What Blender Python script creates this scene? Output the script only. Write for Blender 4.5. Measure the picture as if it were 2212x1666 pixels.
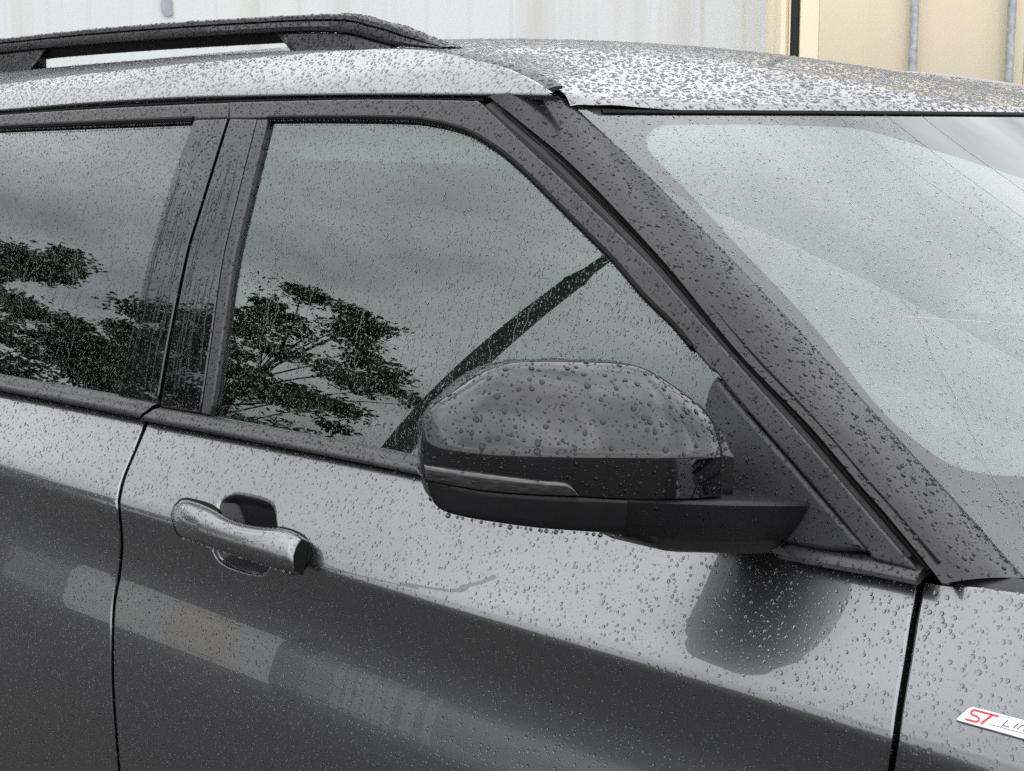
import bpy, bmesh, math, random
import numpy as np
from mathutils import Vector, Matrix

for o in list(bpy.data.objects):
    bpy.data.objects.remove(o)
SC = bpy.context.scene
COL = SC.collection
rng = np.random.default_rng(7)
random.seed(7)
R = math.radians

# ---------------------------------------------------------------- camera
# photograph measured on a 2212 x 1666 grid; car axis X forward, Z up, camera side is -Y
F, PW, PH, HOR = 3500.0, 2212.0, 1666.0, 275.0
pitch = math.atan((PH / 2 - HOR) / F)
az = R(45)
fw = np.array([-math.cos(az) * math.cos(pitch), math.sin(az) * math.cos(pitch), -math.sin(pitch)])
rt = np.array([math.sin(az), math.cos(az), 0.0])
up = np.cross(rt, fw)
CAM = np.array([0.720, -2.196, 1.542])

cd = bpy.data.cameras.new('camera')
cam = bpy.data.objects.new('camera', cd)
COL.objects.link(cam)
cam.location = CAM
cam.rotation_euler = (math.pi / 2 - pitch, 0, az)
cd.sensor_width = 36
cd.lens = 36 * F / PW
cd.clip_start = 0.05
cd.clip_end = 2000
SC.camera = cam
SC.render.resolution_x, SC.render.resolution_y = 1024, 771

# ---------------------------------------------------------------- sky, sun, exposure
SUN_EL, SUN_AZ = R(55), R(112)
world = bpy.data.worlds.new('World')
SC.world = world
world.use_nodes = True
wt = world.node_tree
wt.nodes.clear()


def wn(t, **k):
    n = wt.nodes.new(t)
    for a, b in k.items():
        setattr(n, a, b)
    return n


w_out = wn('ShaderNodeOutputWorld')
w_bg = wn('ShaderNodeBackground')
w_bg.inputs['Strength'].default_value = 0.1
sky = wn('ShaderNodeTexSky', sky_type='NISHITA', sun_disc=False)
sky.sun_elevation, sky.sun_rotation = SUN_EL, SUN_AZ
tc = wn('ShaderNodeTexCoord')
sep = wn('ShaderNodeSeparateXYZ')
wt.links.new(tc.outputs['Generated'], sep.inputs[0])
# overcast: three times brighter overhead than at the horizon, broken by soft cloud
grad = wn('ShaderNodeMapRange')
grad.inputs['From Min'].default_value, grad.inputs['From Max'].default_value = 0, 1
grad.inputs['To Min'].default_value, grad.inputs['To Max'].default_value = 11.0, 23.5
wt.links.new(sep.outputs['Z'], grad.inputs['Value'])
# project the view direction onto a flat cloud deck so clouds stretch towards the horizon
zc = wn('ShaderNodeMath', operation='MAXIMUM')
zc.inputs[1].default_value = 0.0
wt.links.new(sep.outputs['Z'], zc.inputs[0])
za = wn('ShaderNodeMath', operation='ADD')
za.inputs[1].default_value = 0.35
wt.links.new(zc.outputs[0], za.inputs[0])
dv = wn('ShaderNodeVectorMath', operation='DIVIDE')
cmb = wn('ShaderNodeCombineXYZ')
for i in range(3):
    wt.links.new(za.outputs[0], cmb.inputs[i])
wt.links.new(tc.outputs['Generated'], dv.inputs[0])
wt.links.new(cmb.outputs[0], dv.inputs[1])
cn = wn('ShaderNodeTexNoise')
cn.inputs['Scale'].default_value = 2.6
cn.inputs['Detail'].default_value = 5
cn.inputs['Roughness'].default_value = 0.52
wt.links.new(dv.outputs[0], cn.inputs['Vector'])
cr = wn('ShaderNodeMapRange')
cr.inputs['From Min'].default_value, cr.inputs['From Max'].default_value = 0.30, 0.70
cr.inputs['To Min'].default_value, cr.inputs['To Max'].default_value = 0.52, 1.48
wt.links.new(cn.outputs['Fac'], cr.inputs['Value'])
lum = wn('ShaderNodeMath', operation='MULTIPLY')
wt.links.new(grad.outputs[0], lum.inputs[0])
wt.links.new(cr.outputs[0], lum.inputs[1])
tint = wn('ShaderNodeMix', data_type='RGBA')
tint.inputs['A'].default_value = (0.94, 0.98, 1.05, 1)
tint.inputs['B'].default_value = (1.0, 1.0, 0.99, 1)
wt.links.new(cn.outputs['Fac'], tint.inputs['Factor'])
cl = wn('ShaderNodeVectorMath', operation='SCALE')
wt.links.new(tint.outputs['Result'], cl.inputs[0])
wt.links.new(lum.outputs[0], cl.inputs['Scale'])
mixs = wn('ShaderNodeMix', data_type='RGBA')
mixs.inputs['Factor'].default_value = 0.93
wt.links.new(sky.outputs[0], mixs.inputs['A'])
wt.links.new(cl.outputs[0], mixs.inputs['B'])
wt.links.new(mixs.outputs['Result'], w_bg.inputs['Color'])
wt.links.new(w_bg.outputs[0], w_out.inputs[0])

sd = bpy.data.lights.new('sun', 'SUN')
sd.energy = 1.2
sd.angle = R(115)
sd.color = (1.0, 0.98, 0.95)
sun = bpy.data.objects.new('sun', sd)
COL.objects.link(sun)
_sx = Vector((math.sin(SUN_AZ) * math.cos(SUN_EL), math.cos(SUN_AZ) * math.cos(SUN_EL), math.sin(SUN_EL)))
sun.rotation_euler = (-_sx).to_track_quat('-Z', 'Y').to_euler()
SC.view_settings.view_transform = 'Standard'
SC.view_settings.look = 'None'
SC.view_settings.exposure = 0.1
SC.view_settings.gamma = 1.0
SC.view_settings.use_curve_mapping = False
SC.render.engine = 'CYCLES'
SC.cycles.use_denoising = False      # a denoiser wipes the rain drops away
SC.cycles.max_bounces = 14
SC.cycles.transmission_bounces = 10
SC.cycles.transparent_max_bounces = 16
SC.cycles.glossy_bounces = 8
SC.cycles.sample_clamp_indirect = 8
SC.cycles.blur_glossy = 0.3

# ---------------------------------------------------------------- pixel <-> surface


def ray(px, py):
    return fw + rt * ((px - PW / 2) / F) - up * ((py - PH / 2) / F)


def proj(P):
    v = np.asarray(P, float) - CAM
    d = v @ fw
    return PW / 2 + F * (v @ rt) / d, PH / 2 - F * (v @ up) / d, d


class Surf:
    """height field over two axes: axis 1 -> y = f(x, z); axis 0 -> x = f(y, z); axis 2 -> z = f(x, y)"""
    def __init__(s, axis, fn, start, side):
        s.axis, s.fn, s.start, s.side = axis, fn, start, side
        s.uv = {0: (1, 2), 1: (0, 2), 2: (0, 1)}[axis]

    def P(s, u, v):
        u = np.asarray(u, float)
        v = np.asarray(v, float)
        out = np.empty(u.shape + (3,))
        out[..., s.uv[0]] = u
        out[..., s.uv[1]] = v
        out[..., s.axis] = s.fn(u, v)
        return out

    def N(s, u, v, e=4e-4):
        du = (s.fn(u + e, v) - s.fn(u - e, v)) / (2 * e)
        dv_ = (s.fn(u, v + e) - s.fn(u, v - e)) / (2 * e)
        n = np.empty(np.shape(u) + (3,))
        n[..., s.uv[0]] = -du
        n[..., s.uv[1]] = -dv_
        n[..., s.axis] = 1
        n *= s.side
        return n / np.linalg.norm(n, axis=-1, keepdims=True)

    def hit(s, px, py):
        r = ray(px, py)
        w = s.start
        P = CAM
        for _ in range(120):
            t = (w - CAM[s.axis]) / r[s.axis]
            P = CAM + t * r
            w_old = w
            w = 0.55 * w + 0.45 * float(s.fn(P[s.uv[0]], P[s.uv[1]]))
            if abs(w - w_old) < 1e-9:
                break
        return P

    def hits(s, pts):
        return np.array([s.hit(*p) for p in pts])

    def uvs(s, P):
        return np.asarray(P)[..., list(s.uv)]

    def offset(s, d):
        f = s.fn
        return Surf(s.axis, lambda u, v: f(u, v) + d * s.side, s.start, s.side)


def crom(pts, n=6):
    """Catmull-Rom through the points"""
    p = np.asarray(pts, float)
    if len(p) < 3:
        t = np.linspace(0, 1, n * 2 + 1)[:, None]
        return p[0] * (1 - t) + p[-1] * t
    q = np.vstack([2 * p[0] - p[1], p, 2 * p[-1] - p[-2]])
    out = []
    for i in range(1, len(q) - 2):
        a, b, c, d = q[i - 1:i + 3]
        for k in range(n):
            t = k / n
            out.append(0.5 * ((2 * b) + (c - a) * t + (2 * a - 5 * b + 4 * c - d) * t * t + (3 * b - a - 3 * c + d) * t ** 3))
    out.append(p[-1])
    return np.array(out)


def loop_px(*segs, n=6):
    """closed outline from spline segments joined at corners"""
    out = []
    for s in segs:
        c = crom(s, n)
        if out and np.linalg.norm(c[0] - out[-1]) < 1e-6:
            c = c[1:]
        out.extend(list(c))
    if np.linalg.norm(out[0] - out[-1]) < 1e-6:
        out.pop()
    return np.array(out)


def pchip(xs, ys):
    xs, ys = np.asarray(xs, float), np.asarray(ys, float)
    h = np.diff(xs)
    d = np.diff(ys) / h
    m = np.zeros_like(xs)
    for i in range(1, len(xs) - 1):
        if d[i - 1] * d[i] > 0:
            w1, w2 = 2 * h[i] + h[i - 1], h[i] + 2 * h[i - 1]
            m[i] = (w1 + w2) / (w1 / d[i - 1] + w2 / d[i])
    m[0], m[-1] = d[0], d[-1]

    def f(x):
        x = np.asarray(x, float)
        i = np.clip(np.searchsorted(xs, x) - 1, 0, len(xs) - 2)
        t = (x - xs[i]) / h[i]
        tc_ = np.clip(t, 0, 1)
        v = (ys[i] * (1 + 2 * tc_) * (1 - tc_) ** 2 + h[i] * m[i] * tc_ * (1 - tc_) ** 2
             + ys[i + 1] * tc_ ** 2 * (3 - 2 * tc_) + h[i] * m[i + 1] * tc_ ** 2 * (tc_ - 1))
        v = v + np.where(t < 0, t * h[i] * m[0], 0) + np.where(t > 1, (t - 1) * h[i] * m[-1], 0)
        return v
    return f


def sstep(a, b, x):
    t = np.clip((x - a) / (b - a), 0, 1)
    return t * t * (3 - 2 * t)


# ---------------------------------------------------------------- materials
MATS = {}


def mat(name):
    m = bpy.data.materials.new(name)
    m.use_nodes = True
    nt = m.node_tree
    b = nt.nodes['Principled BSDF']
    MATS[name] = m
    return m, nt, b


def pset(b, **k):
    for a, v in k.items():
        key = a.replace('_', ' ')
        if isinstance(v, tuple) and len(v) == 3:
            v = v + (1,)
        b.inputs[key].default_value = v


def noise_node(nt, scale, detail=3, rough=0.5, coord='Object', stretch=None):
    t = nt.nodes.new('ShaderNodeTexCoord')
    n = nt.nodes.new('ShaderNodeTexNoise')
    n.inputs['Scale'].default_value = scale
    n.inputs['Detail'].default_value = detail
    n.inputs['Roughness'].default_value = rough
    if stretch:
        mp = nt.nodes.new('ShaderNodeMapping')
        mp.inputs['Scale'].default_value = stretch
        nt.links.new(t.outputs[coord], mp.inputs[0])
        nt.links.new(mp.outputs[0], n.inputs['Vector'])
    else:
        nt.links.new(t.outputs[coord], n.inputs['Vector'])
    return n


def ramp(nt, src, stops):
    r = nt.nodes.new('ShaderNodeValToRGB')
    e = r.color_ramp.elements
    while len(e) < len(stops):
        e.new(0.5)
    for i, (p, c) in enumerate(stops):
        e[i].position = p
        e[i].color = c if len(c) == 4 else c + (1,)
    nt.links.new(src, r.inputs[0])
    return r


def bump(nt, b, src, strength, dist):
    n = nt.nodes.new('ShaderNodeBump')
    n.inputs['Strength'].default_value = strength
    n.inputs['Distance'].default_value = dist
    nt.links.new(src, n.inputs['Height'])
    nt.links.new(n.outputs[0], b.inputs['Normal'])
    return n


def simple(name, col, rough, metallic=0.0, coat=0.0, spec=0.5, vary=0.12, scale=30, bmp=0.0, bscale=900, bdist=0.0006):
    m, nt, b = mat(name)
    pset(b, Roughness=rough, Metallic=metallic, Coat_Weight=coat, Coat_Roughness=0.03, Specular_IOR_Level=spec)
    n = noise_node(nt, scale, 4)
    lo = tuple(c * (1 - vary) for c in col)
    hi = tuple(min(1, c * (1 + vary)) for c in col)
    r = ramp(nt, n.outputs['Fac'], [(0.3, lo), (0.7, hi)])
    nt.links.new(r.outputs[0], b.inputs['Base Color'])
    if bmp:
        n2 = noise_node(nt, bscale, 2)
        bump(nt, b, n2.outputs['Fac'], bmp, bdist)
    return m


# metallic grey paint: fine flake under a clear coat
m, nt, b = mat('grey_paint')
pset(b, Metallic=1.0, Roughness=0.30, Coat_Weight=1.0, Coat_Roughness=0.005, Coat_IOR=1.75)
n = noise_node(nt, 2600, 1)
r = ramp(nt, n.outputs['Fac'], [(0.30, (0.13, 0.131, 0.14)), (0.72, (0.205, 0.207, 0.219))])
nt.links.new(r.outputs[0], b.inputs['Base Color'])

simple('black_gloss', (0.004, 0.004, 0.005), 0.12, coat=1.0, spec=0.0, vary=0.3)
MATS['black_gloss'].node_tree.nodes['Principled BSDF'].inputs['Coat IOR'].default_value = 1.7
MATS['black_gloss'].node_tree.nodes['Principled BSDF'].inputs['Coat Roughness'].default_value = 0.01
simple('pillar_black', (0.012, 0.011, 0.013), 0.22, coat=0.15, spec=0.18, vary=0.2)
simple('frame_black', (0.030, 0.028, 0.031), 0.36, spec=0.5, vary=0.2, bmp=0.15)
simple('trim_black', (0.028, 0.027, 0.029), 0.38, spec=0.6, vary=0.2, bmp=0.1)
simple('rubber', (0.004, 0.004, 0.004), 0.55, spec=0.10, vary=0.3)
simple('mirror_plastic', (0.010, 0.010, 0.011), 0.42, spec=0.25, vary=0.15, bmp=0.25, bscale=1500, bdist=0.0003)
simple('sail_plastic', (0.022, 0.022, 0.024), 0.45, spec=0.4, vary=0.15, bmp=0.3, bscale=1300, bdist=0.0003)
simple('rail_black', (0.030, 0.029, 0.031), 0.35, spec=0.6, vary=0.2, bmp=0.1)
simple('cavity', (0.004, 0.004, 0.004), 0.8, spec=0.2)
simple('frit', (0.012, 0.011, 0.013), 0.5, spec=0.3)
simple('headliner', (0.42, 0.42, 0.40), 0.9, spec=0.2)
simple('interior_dark', (0.03, 0.03, 0.032), 0.7, spec=0.3)
simple('seat_leather', (0.035, 0.034, 0.035), 0.45, spec=0.4, bmp=0.2, bscale=400)
simple('badge_white', (0.86, 0.86, 0.86), 0.3, coat=0.4, vary=0.02)
simple('badge_red', (0.55, 0.02, 0.035), 0.35, vary=0.1)
simple('badge_dark', (0.05, 0.045, 0.06), 0.35, vary=0.1)
simple('galvanised', (0.42, 0.45, 0.47), 0.42, metallic=0.55, vary=0.25, scale=40, bmp=0.2, bscale=120)
simple('gasket', (0.012, 0.012, 0.012), 0.55, spec=0.3)
simple('sealant', (0.36, 0.39, 0.44), 0.5, vary=0.15, scale=20)


def glass_mat(name, tint_col, ior, refl_gain=1.0, gcol=(0.96, 0.98, 1.0)):
    m, nt, b = mat(name)
    nt.nodes.remove(b)
    out = nt.nodes['Material Output']
    fr = nt.nodes.new('ShaderNodeFresnel')
    fr.inputs['IOR'].default_value = ior
    tr = nt.nodes.new('ShaderNodeBsdfTransparent')
    tr.inputs['Color'].default_value = tint_col + (1,)
    gl = nt.nodes.new('ShaderNodeBsdfGlossy')
    gl.inputs['Roughness'].default_value = 0.0
    gl.inputs['Color'].default_value = gcol + (1,)
    mx = nt.nodes.new('ShaderNodeMixShader')
    g = nt.nodes.new('ShaderNodeMath')
    g.operation = 'MULTIPLY'
    g.use_clamp = True
    g.inputs[1].default_value = refl_gain
    nt.links.new(fr.outputs[0], g.inputs[0])
    nt.links.new(g.outputs[0], mx.inputs[0])
    nt.links.new(tr.outputs[0], mx.inputs[1])
    nt.links.new(gl.outputs[0], mx.inputs[2])
    nt.links.new(mx.outputs[0], out.inputs[0])
    return m


glass_mat('clear_glass', (0.40, 0.50, 0.45), 1.62, 2.1, (0.88, 1.0, 0.95))
glass_mat('privacy_glass', (0.05, 0.055, 0.055), 1.6, 1.8)
glass_mat('screen_glass', (0.66, 0.73, 0.72), 1.58, 1.6)

m, nt, b = mat('water')
pset(b, Base_Color=(0.80, 0.81, 0.82), Roughness=0.0, IOR=1.333, Transmission_Weight=1.0)  # grey tint stands in for light lost through a drop
m, nt, b = mat('water_clear')
pset(b, Base_Color=(0.97, 0.98, 0.98), Roughness=0.0, IOR=1.333, Transmission_Weight=1.0)
m, nt, b = mat('water_dimmed')
pset(b, Base_Color=(0.34, 0.345, 0.36), Roughness=0.0, IOR=1.333, Transmission_Weight=1.0)  # dark tint paints in the weaker reflection under drops on black parts
m, nt, b = mat('lens_clear')
pset(b, Base_Color=(0.55, 0.55, 0.56), Roughness=0.06, Metallic=0.4, Coat_Weight=1.0)
n = noise_node(nt, 90, 2, stretch=(1, 1, 6))
r = ramp(nt, n.outputs['Fac'], [(0.35, (0.02, 0.02, 0.021)), (0.65, (0.07, 0.07, 0.072))])
nt.links.new(r.outputs[0], b.inputs['Base Color'])

# ---------------------------------------------------------------- mesh helpers


def tag(o, label=None, cat=None, group=None, kind=None):
    if label:
        o['label'] = label
    if cat:
        o['category'] = cat
    if group:
        o['group'] = group
    if kind:
        o['kind'] = kind
    return o


def empty(name, loc=(0, 0, 0)):
    o = bpy.data.objects.new(name, None)
    COL.objects.link(o)
    o.location = loc
    return o


def link(name, me, material, parent=None):
    o = bpy.data.objects.new(name, me)
    COL.objects.link(o)
    if material:
        me.materials.append(MATS[material])
    if parent is not None:
        o.parent = parent
        if parent.type == 'EMPTY':
            o.matrix_parent_inverse = Matrix.Translation(-parent.location)
    return o


def mesh_np(name, V, faces, material, parent=None, normals=None, sharp=None, smooth=True, mirror=False):
    V = np.array(V, float)
    faces = [list(f) for f in faces]
    if mirror:
        V[:, 1] *= -1
        faces = [f[::-1] for f in faces]
        if normals is not None:
            normals = np.array(normals)
            normals[:, 1] *= -1
    me = bpy.data.meshes.new(name)
    me.from_pydata(V.tolist(), [], faces)
    me.update()
    if smooth:
        me.shade_smooth()
        if normals is not None:
            me.normals_split_custom_set_from_vertices(np.asarray(normals, float).tolist())
        elif sharp:
            me.set_sharp_from_angle(angle=R(sharp))
    return link(name, me, material, parent)


def poly_inset(L, r):
    """inset a closed 2D polygon by r"""
    L = np.asarray(L, float)
    area = 0.5 * np.sum(L[:, 0] * np.roll(L[:, 1], -1) - np.roll(L[:, 0], -1) * L[:, 1])
    if area < 0:
        L = L[::-1]
    a, c = np.roll(L, 1, 0), np.roll(L, -1, 0)
    e1, e2 = L - a, c - L
    n1 = np.stack([-e1[:, 1], e1[:, 0]], 1)
    n2 = np.stack([-e2[:, 1], e2[:, 0]], 1)
    n1 /= np.maximum(np.linalg.norm(n1, axis=1, keepdims=True), 1e-12)
    n2 /= np.maximum(np.linalg.norm(n2, axis=1, keepdims=True), 1e-12)
    n = n1 + n2
    n /= np.maximum(np.linalg.norm(n, axis=1, keepdims=True), 1e-9)
    k = np.clip(np.sum(n * n1, 1), 0.45, 1)
    return L, L + n * (r / k)[:, None]


def dedupe(L, eps=3e-4):
    out = [L[0]]
    for p in L[1:]:
        if np.linalg.norm(p - out[-1]) > eps:
            out.append(p)
    if np.linalg.norm(out[0] - out[-1]) < eps:
        out.pop()
    return np.array(out)


def panel(name, surf, loop, material, parent=None, step=(0.02, 0.02), r=0.0022, depth=0.012, cu=(), cv=(), mirror=False):
    """sheet that follows surf inside the closed outline loop (uv), rounded edge and a return flange"""
    loop = dedupe(np.asarray(loop, float))
    L, Q = poly_inset(loop, r)
    bm = bmesh.new()
    vs = [bm.verts.new((p[0], p[1], 0)) for p in Q]
    bm.faces.new(vs)
    lo, hi = Q.min(0), Q.max(0)
    for ax in range(2):
        cuts = list(np.arange(lo[ax] + step[ax] * 0.37, hi[ax], step[ax])) + [c for c in (cu, cv)[ax] if lo[ax] < c < hi[ax]]
        no = (1, 0, 0) if ax == 0 else (0, 1, 0)
        for c in cuts:
            co = (c, 0, 0) if ax == 0 else (0, c, 0)
            bmesh.ops.bisect_plane(bm, geom=bm.verts[:] + bm.edges[:] + bm.faces[:], dist=1e-5, plane_co=co, plane_no=no)
    bm.verts.index_update()
    UV = np.array([v.co[:2] for v in bm.verts])
    faces = [[v.index for v in f.verts] for f in bm.faces]
    bm.free()
    V = surf.P(UV[:, 0], UV[:, 1])
    Nn = surf.N(UV[:, 0], UV[:, 1])
    # orientation of the domain against the outward normal
    p0 = surf.P(*Q.mean(0))
    eu = surf.P(Q.mean(0)[0] + 1e-3, Q.mean(0)[1]) - p0
    ev = surf.P(Q.mean(0)[0], Q.mean(0)[1] + 1e-3) - p0
    flip = np.dot(np.cross(eu, ev), surf.N(*Q.mean(0))) < 0
    VV, NN, FF = [V], [Nn], list(faces)
    base = len(V)
    nL = len(L)
    NQ = surf.N(Q[:, 0], Q[:, 1])
    PQ = surf.P(Q[:, 0], Q[:, 1])
    PL = surf.P(L[:, 0], L[:, 1])
    side = PL - PQ
    side -= np.sum(side * NQ, 1, keepdims=True) * NQ
    sl = np.linalg.norm(side, axis=1, keepdims=True)
    sdir = side / np.maximum(sl, 1e-9)
    rings = []
    for a in (0, 30, 60, 90):
        s_, c_ = math.sin(R(a)), math.cos(R(a))
        rings.append((PQ + sdir * sl * s_ - NQ * (r * (1 - c_)), NQ * c_ + sdir * s_))
    rings.append((rings[-1][0] - NQ * depth, sdir.copy()))
    for k, (pp, nn) in enumerate(rings):
        VV.append(pp)
        NN.append(nn / np.maximum(np.linalg.norm(nn, axis=1, keepdims=True), 1e-9))
        if k:
            o0, o1 = base + (k - 1) * nL, base + k * nL
            for i in range(nL):
                j = (i + 1) % nL
                FF.append([o0 + j, o0 + i, o1 + i, o1 + j])
    V = np.vstack(VV)
    Nn = np.vstack(NN)
    if flip:
        FF = [f[::-1] for f in FF]
    return mesh_np(name, V, FF, material, parent, normals=Nn, mirror=mirror)


def sweep(name, path, nrm, profile, material, parent=None, closed_profile=True, caps=True, mirror=False, sharp=35, scale=None):
    """profile (b, n) swept along a path whose surface normal is nrm; b runs along tangent x normal"""
    path = np.asarray(path, float)
    nrm = np.asarray(nrm, float)
    if nrm.ndim == 1:
        nrm = np.tile(nrm, (len(path), 1))
    T = np.gradient(path, axis=0)
    T /= np.linalg.norm(T, axis=1, keepdims=True)
    N = nrm - np.sum(nrm * T, 1, keepdims=True) * T
    N /= np.linalg.norm(N, axis=1, keepdims=True)
    B = np.cross(T, N)
    prof = np.asarray(profile, float)
    m_ = len(prof)
    V = []
    for i in range(len(path)):
        k = 1 if scale is None else scale[i]
        V.append(path[i] + k * (prof[:, :1] * B[i] + prof[:, 1:] * N[i]))
    V = np.vstack(V)
    FF = []
    mm = m_ if closed_profile else m_ - 1
    for i in range(len(path) - 1):
        for j in range(mm):
            a, b2 = i * m_ + j, i * m_ + (j + 1) % m_
            FF.append([a, b2, b2 + m_, a + m_])
    if caps and closed_profile:
        FF.append(list(range(m_))[::-1])
        FF.append([(len(path) - 1) * m_ + j for j in range(m_)])
    area = np.sum(prof[:, 0] * np.roll(prof[:, 1], -1) - np.roll(prof[:, 0], -1) * prof[:, 1])
    if area > 0:
        FF = [f[::-1] for f in FF]
    if closed_profile and caps:
        vol = 0.0
        cc0 = V.mean(0)
        for f in FF:
            p0 = V[f[0]] - cc0
            for k in range(1, len(f) - 1):
                vol += np.dot(p0, np.cross(V[f[k]] - cc0, V[f[k + 1]] - cc0))
        if vol < 0:
            FF = [f[::-1] for f in FF]
    return mesh_np(name, V, FF, material, parent, sharp=sharp, mirror=mirror)


def circ(rx, ry, n=10, cx=0, cy=0):
    return [(cx + rx * math.cos(2 * math.pi * i / n), cy + ry * math.sin(2 * math.pi * i / n)) for i in range(n)]


def grid_mesh(name, P, material, parent=None, flip=False, sharp=50, mirror=False, close_v=False, normals=None):
    """P: (n, m, 3) array of points"""
    n_, m_ = P.shape[:2]
    FF = []
    for i in range(n_ - 1):
        for j in range(m_ if close_v else m_ - 1):
            a, b2 = i * m_ + j, i * m_ + (j + 1) % m_
            f = [a, b2, b2 + m_, a + m_]
            FF.append(f[::-1] if flip else f)
    return mesh_np(name, P.reshape(-1, 3), FF, material, parent, sharp=sharp, mirror=mirror)


def bm_obj(name, bm, material, parent=None, sharp=35, mirror=False):
    if mirror:
        for v in bm.verts:
            v.co.y *= -1
        bmesh.ops.reverse_faces(bm, faces=bm.faces[:])
    me = bpy.data.meshes.new(name)
    bm.to_mesh(me)
    bm.free()
    me.shade_smooth()
    me.set_sharp_from_angle(angle=R(sharp))
    return link(name, me, material, parent)


def box_bm(bm, lo, hi, bev=0.0, seg=2, M=None):
    lo, hi = Vector(lo), Vector(hi)
    r_ = bmesh.ops.create_cube(bm, size=1)
    vs = r_['verts']
    for v in vs:
        v.co = Vector([(lo[i] + hi[i]) / 2 + v.co[i] * (hi[i] - lo[i]) for i in range(3)])
    if bev:
        es = list({e for v in vs for e in v.link_edges})
        rr = bmesh.ops.bevel(bm, geom=es, offset=bev, segments=seg, profile=0.5, affect='EDGES')
        vs = list({v for v in rr['verts']} | {v for v in vs if v.is_valid})
    if M is not None:
        for v in vs:
            v.co = M @ v.co
    return vs

# ================================================================ the car
car = empty('car', (-0.9, 0.0, 0.0))
tag(car, 'dark grey SUV with black door mirror and roof rails, beaded with rain', 'car')

# ---- body surfaces (metres)


def z_belt(x):
    return 1.1435 + 0.0113 * x - 0.002 * x * x


plan = pchip([-4.0, -0.75, -0.55, -0.35, -0.15, 0.05, 0.3, 1.5], [0, 0, 0.0030, 0.0120, 0.0230, 0.0310, 0.0340, 0.0340])      # the lower side tucks in towards the front wing


def G_fn(x, z):
    h = z - 1.15
    return -(0.945 - 0.30 * h - 0.30 * h * h) + 0 * x


O_T = pchip([-0.10, -0.03, 0.0, 0.03, 0.06, 0.085, 0.097, 0.103, 0.107, 0.111, 0.117, 0.130, 0.155, 0.180, 0.210, 0.245, 0.285, 0.33, 0.40, 0.50, 0.62, 0.80],
            [-0.09, -0.025, 0.0, 0.0234, 0.0468, 0.0660, 0.0745, 0.0780, 0.0793, 0.0796, 0.0790, 0.0771, 0.0738, 0.0724, 0.0748, 0.0823, 0.0906, 0.0948, 0.0964, 0.0926, 0.0796, 0.0476])
CREASE = pchip([-2.2, -1.7, -1.26, -0.9, -0.5, -0.2, 0.05, 0.4], [0.095, 0.100, 0.105, 0.110, 0.118, 0.126, 0.136, 0.16])


def B_fn(x, z):
    t = z_belt(x) - z
    k = CREASE(x) / 0.107
    # same section everywhere, crease drifting down towards the front
    tt = np.where(t < 0, t, np.where(t < 0.107 * k, t / k, 0.107 + (t - 0.107 * k)))
    return -(0.951 + O_T(tt)) + plan(x)


def W_fn(y, z):
    return 0.02 + 0.22 * (1 - (y / 0.75) ** 2) - (z - 1.17) * 1.75 - 0.25 * (z - 1.17) * (z - 1.58)


def RS_fn(x, z):
    h = z - (1.572 - 0.016 * (x + 1.1) ** 2)
    return -(0.766 - 0.9 * h - 5.5 * np.maximum(h, 0) ** 2)


def roof_fn(x, y):
    s = np.maximum(W_fn(y, 1.565) - x, -0.03)
    a_, b_ = 0.265, 0.133
    pk = a_ / 2 / b_
    rise = np.where(s < pk, a_ * s - b_ * s * s, a_ * a_ / 4 / b_ - 0.03 * (s - pk) ** 2)
    return 1.566 + rise - 0.055 * (np.abs(y) / 0.65) ** 2.5 * np.clip(s / 0.5, 0, 1)


SG = Surf(1, G_fn, -0.9, -1)
SB = Surf(1, B_fn, -0.98, -1)
SW = Surf(0, W_fn, -0.3, 1)
SR = Surf(1, RS_fn, -0.7, -1)
ST = Surf(2, roof_fn, 1.62, 1)
S_GLASS = SG.offset(-0.007)
S_TRIM = SG.offset(0.002)


def uv_px(surf, *segs, n=5):
    return surf.uvs(surf.hits(loop_px(*segs, n=n)))


# ---- measured lines (pixels of the 2212-wide grid)
GAP_L = [(1020, 217), (1043, 226), (1151, 329), (1199, 372), (1302, 472), (1401, 568), (1453, 626), (1573, 762), (1755, 967), (1872, 1104), (1985, 1235)]
GAP_R = [(1052, 207), (1112, 256), (1222, 347), (1322, 450), (1422, 560), (1462, 607), (1592, 768), (1740, 919), (1843, 1040), (1904, 1108), (2016, 1240)]
GLASS_TOP = [(577, 256), (705, 255), (870, 257), (925, 263), (979, 275), (1024, 293), (1082, 330), (1134, 375), (1185, 425), (1254, 494), (1326, 566), (1387, 638), (1453, 703), (1494, 752), (1536, 800)]
DRIP_LO = [(-120, 257), (0, 247), (180, 235), (377, 225), (494, 220), (759, 214), (960, 215), (1020, 217)]
TRIM_TOP_R = [(-120, 788), (0, 811), (252, 855), (343, 872)]
TRIM_TOP_F = [(345, 881), (446, 899), (759, 959), (907, 988), (1100, 1026), (1300, 1068), (1500, 1110), (1694, 1176)]
TRIM_BOT_R = [(-120, 818), (0, 841), (150, 870), (316, 903)]
TRIM_BOT_F = [(319, 907), (550, 951), (759, 992), (910, 1023), (1150, 1074), (1400, 1130), (1600, 1173), (1745, 1205)]
SEAM_B = [(319, 907), (292, 971), (268, 1029), (257, 1074), (256, 1096), (262, 1175), (256, 1244), (245, 1309), (242, 1405), (244, 1508), (256, 1665), (270, 1790)]
SEAM_F = [(1990, 1252), (1983, 1288), (1974, 1333), (1961, 1415), (1944, 1518), (1932, 1604), (1920, 1690), (1880, 1900)]


def shift(pts, dx, dy=0):
    return [(p[0] + dx, p[1] + dy) for p in pts]


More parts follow.
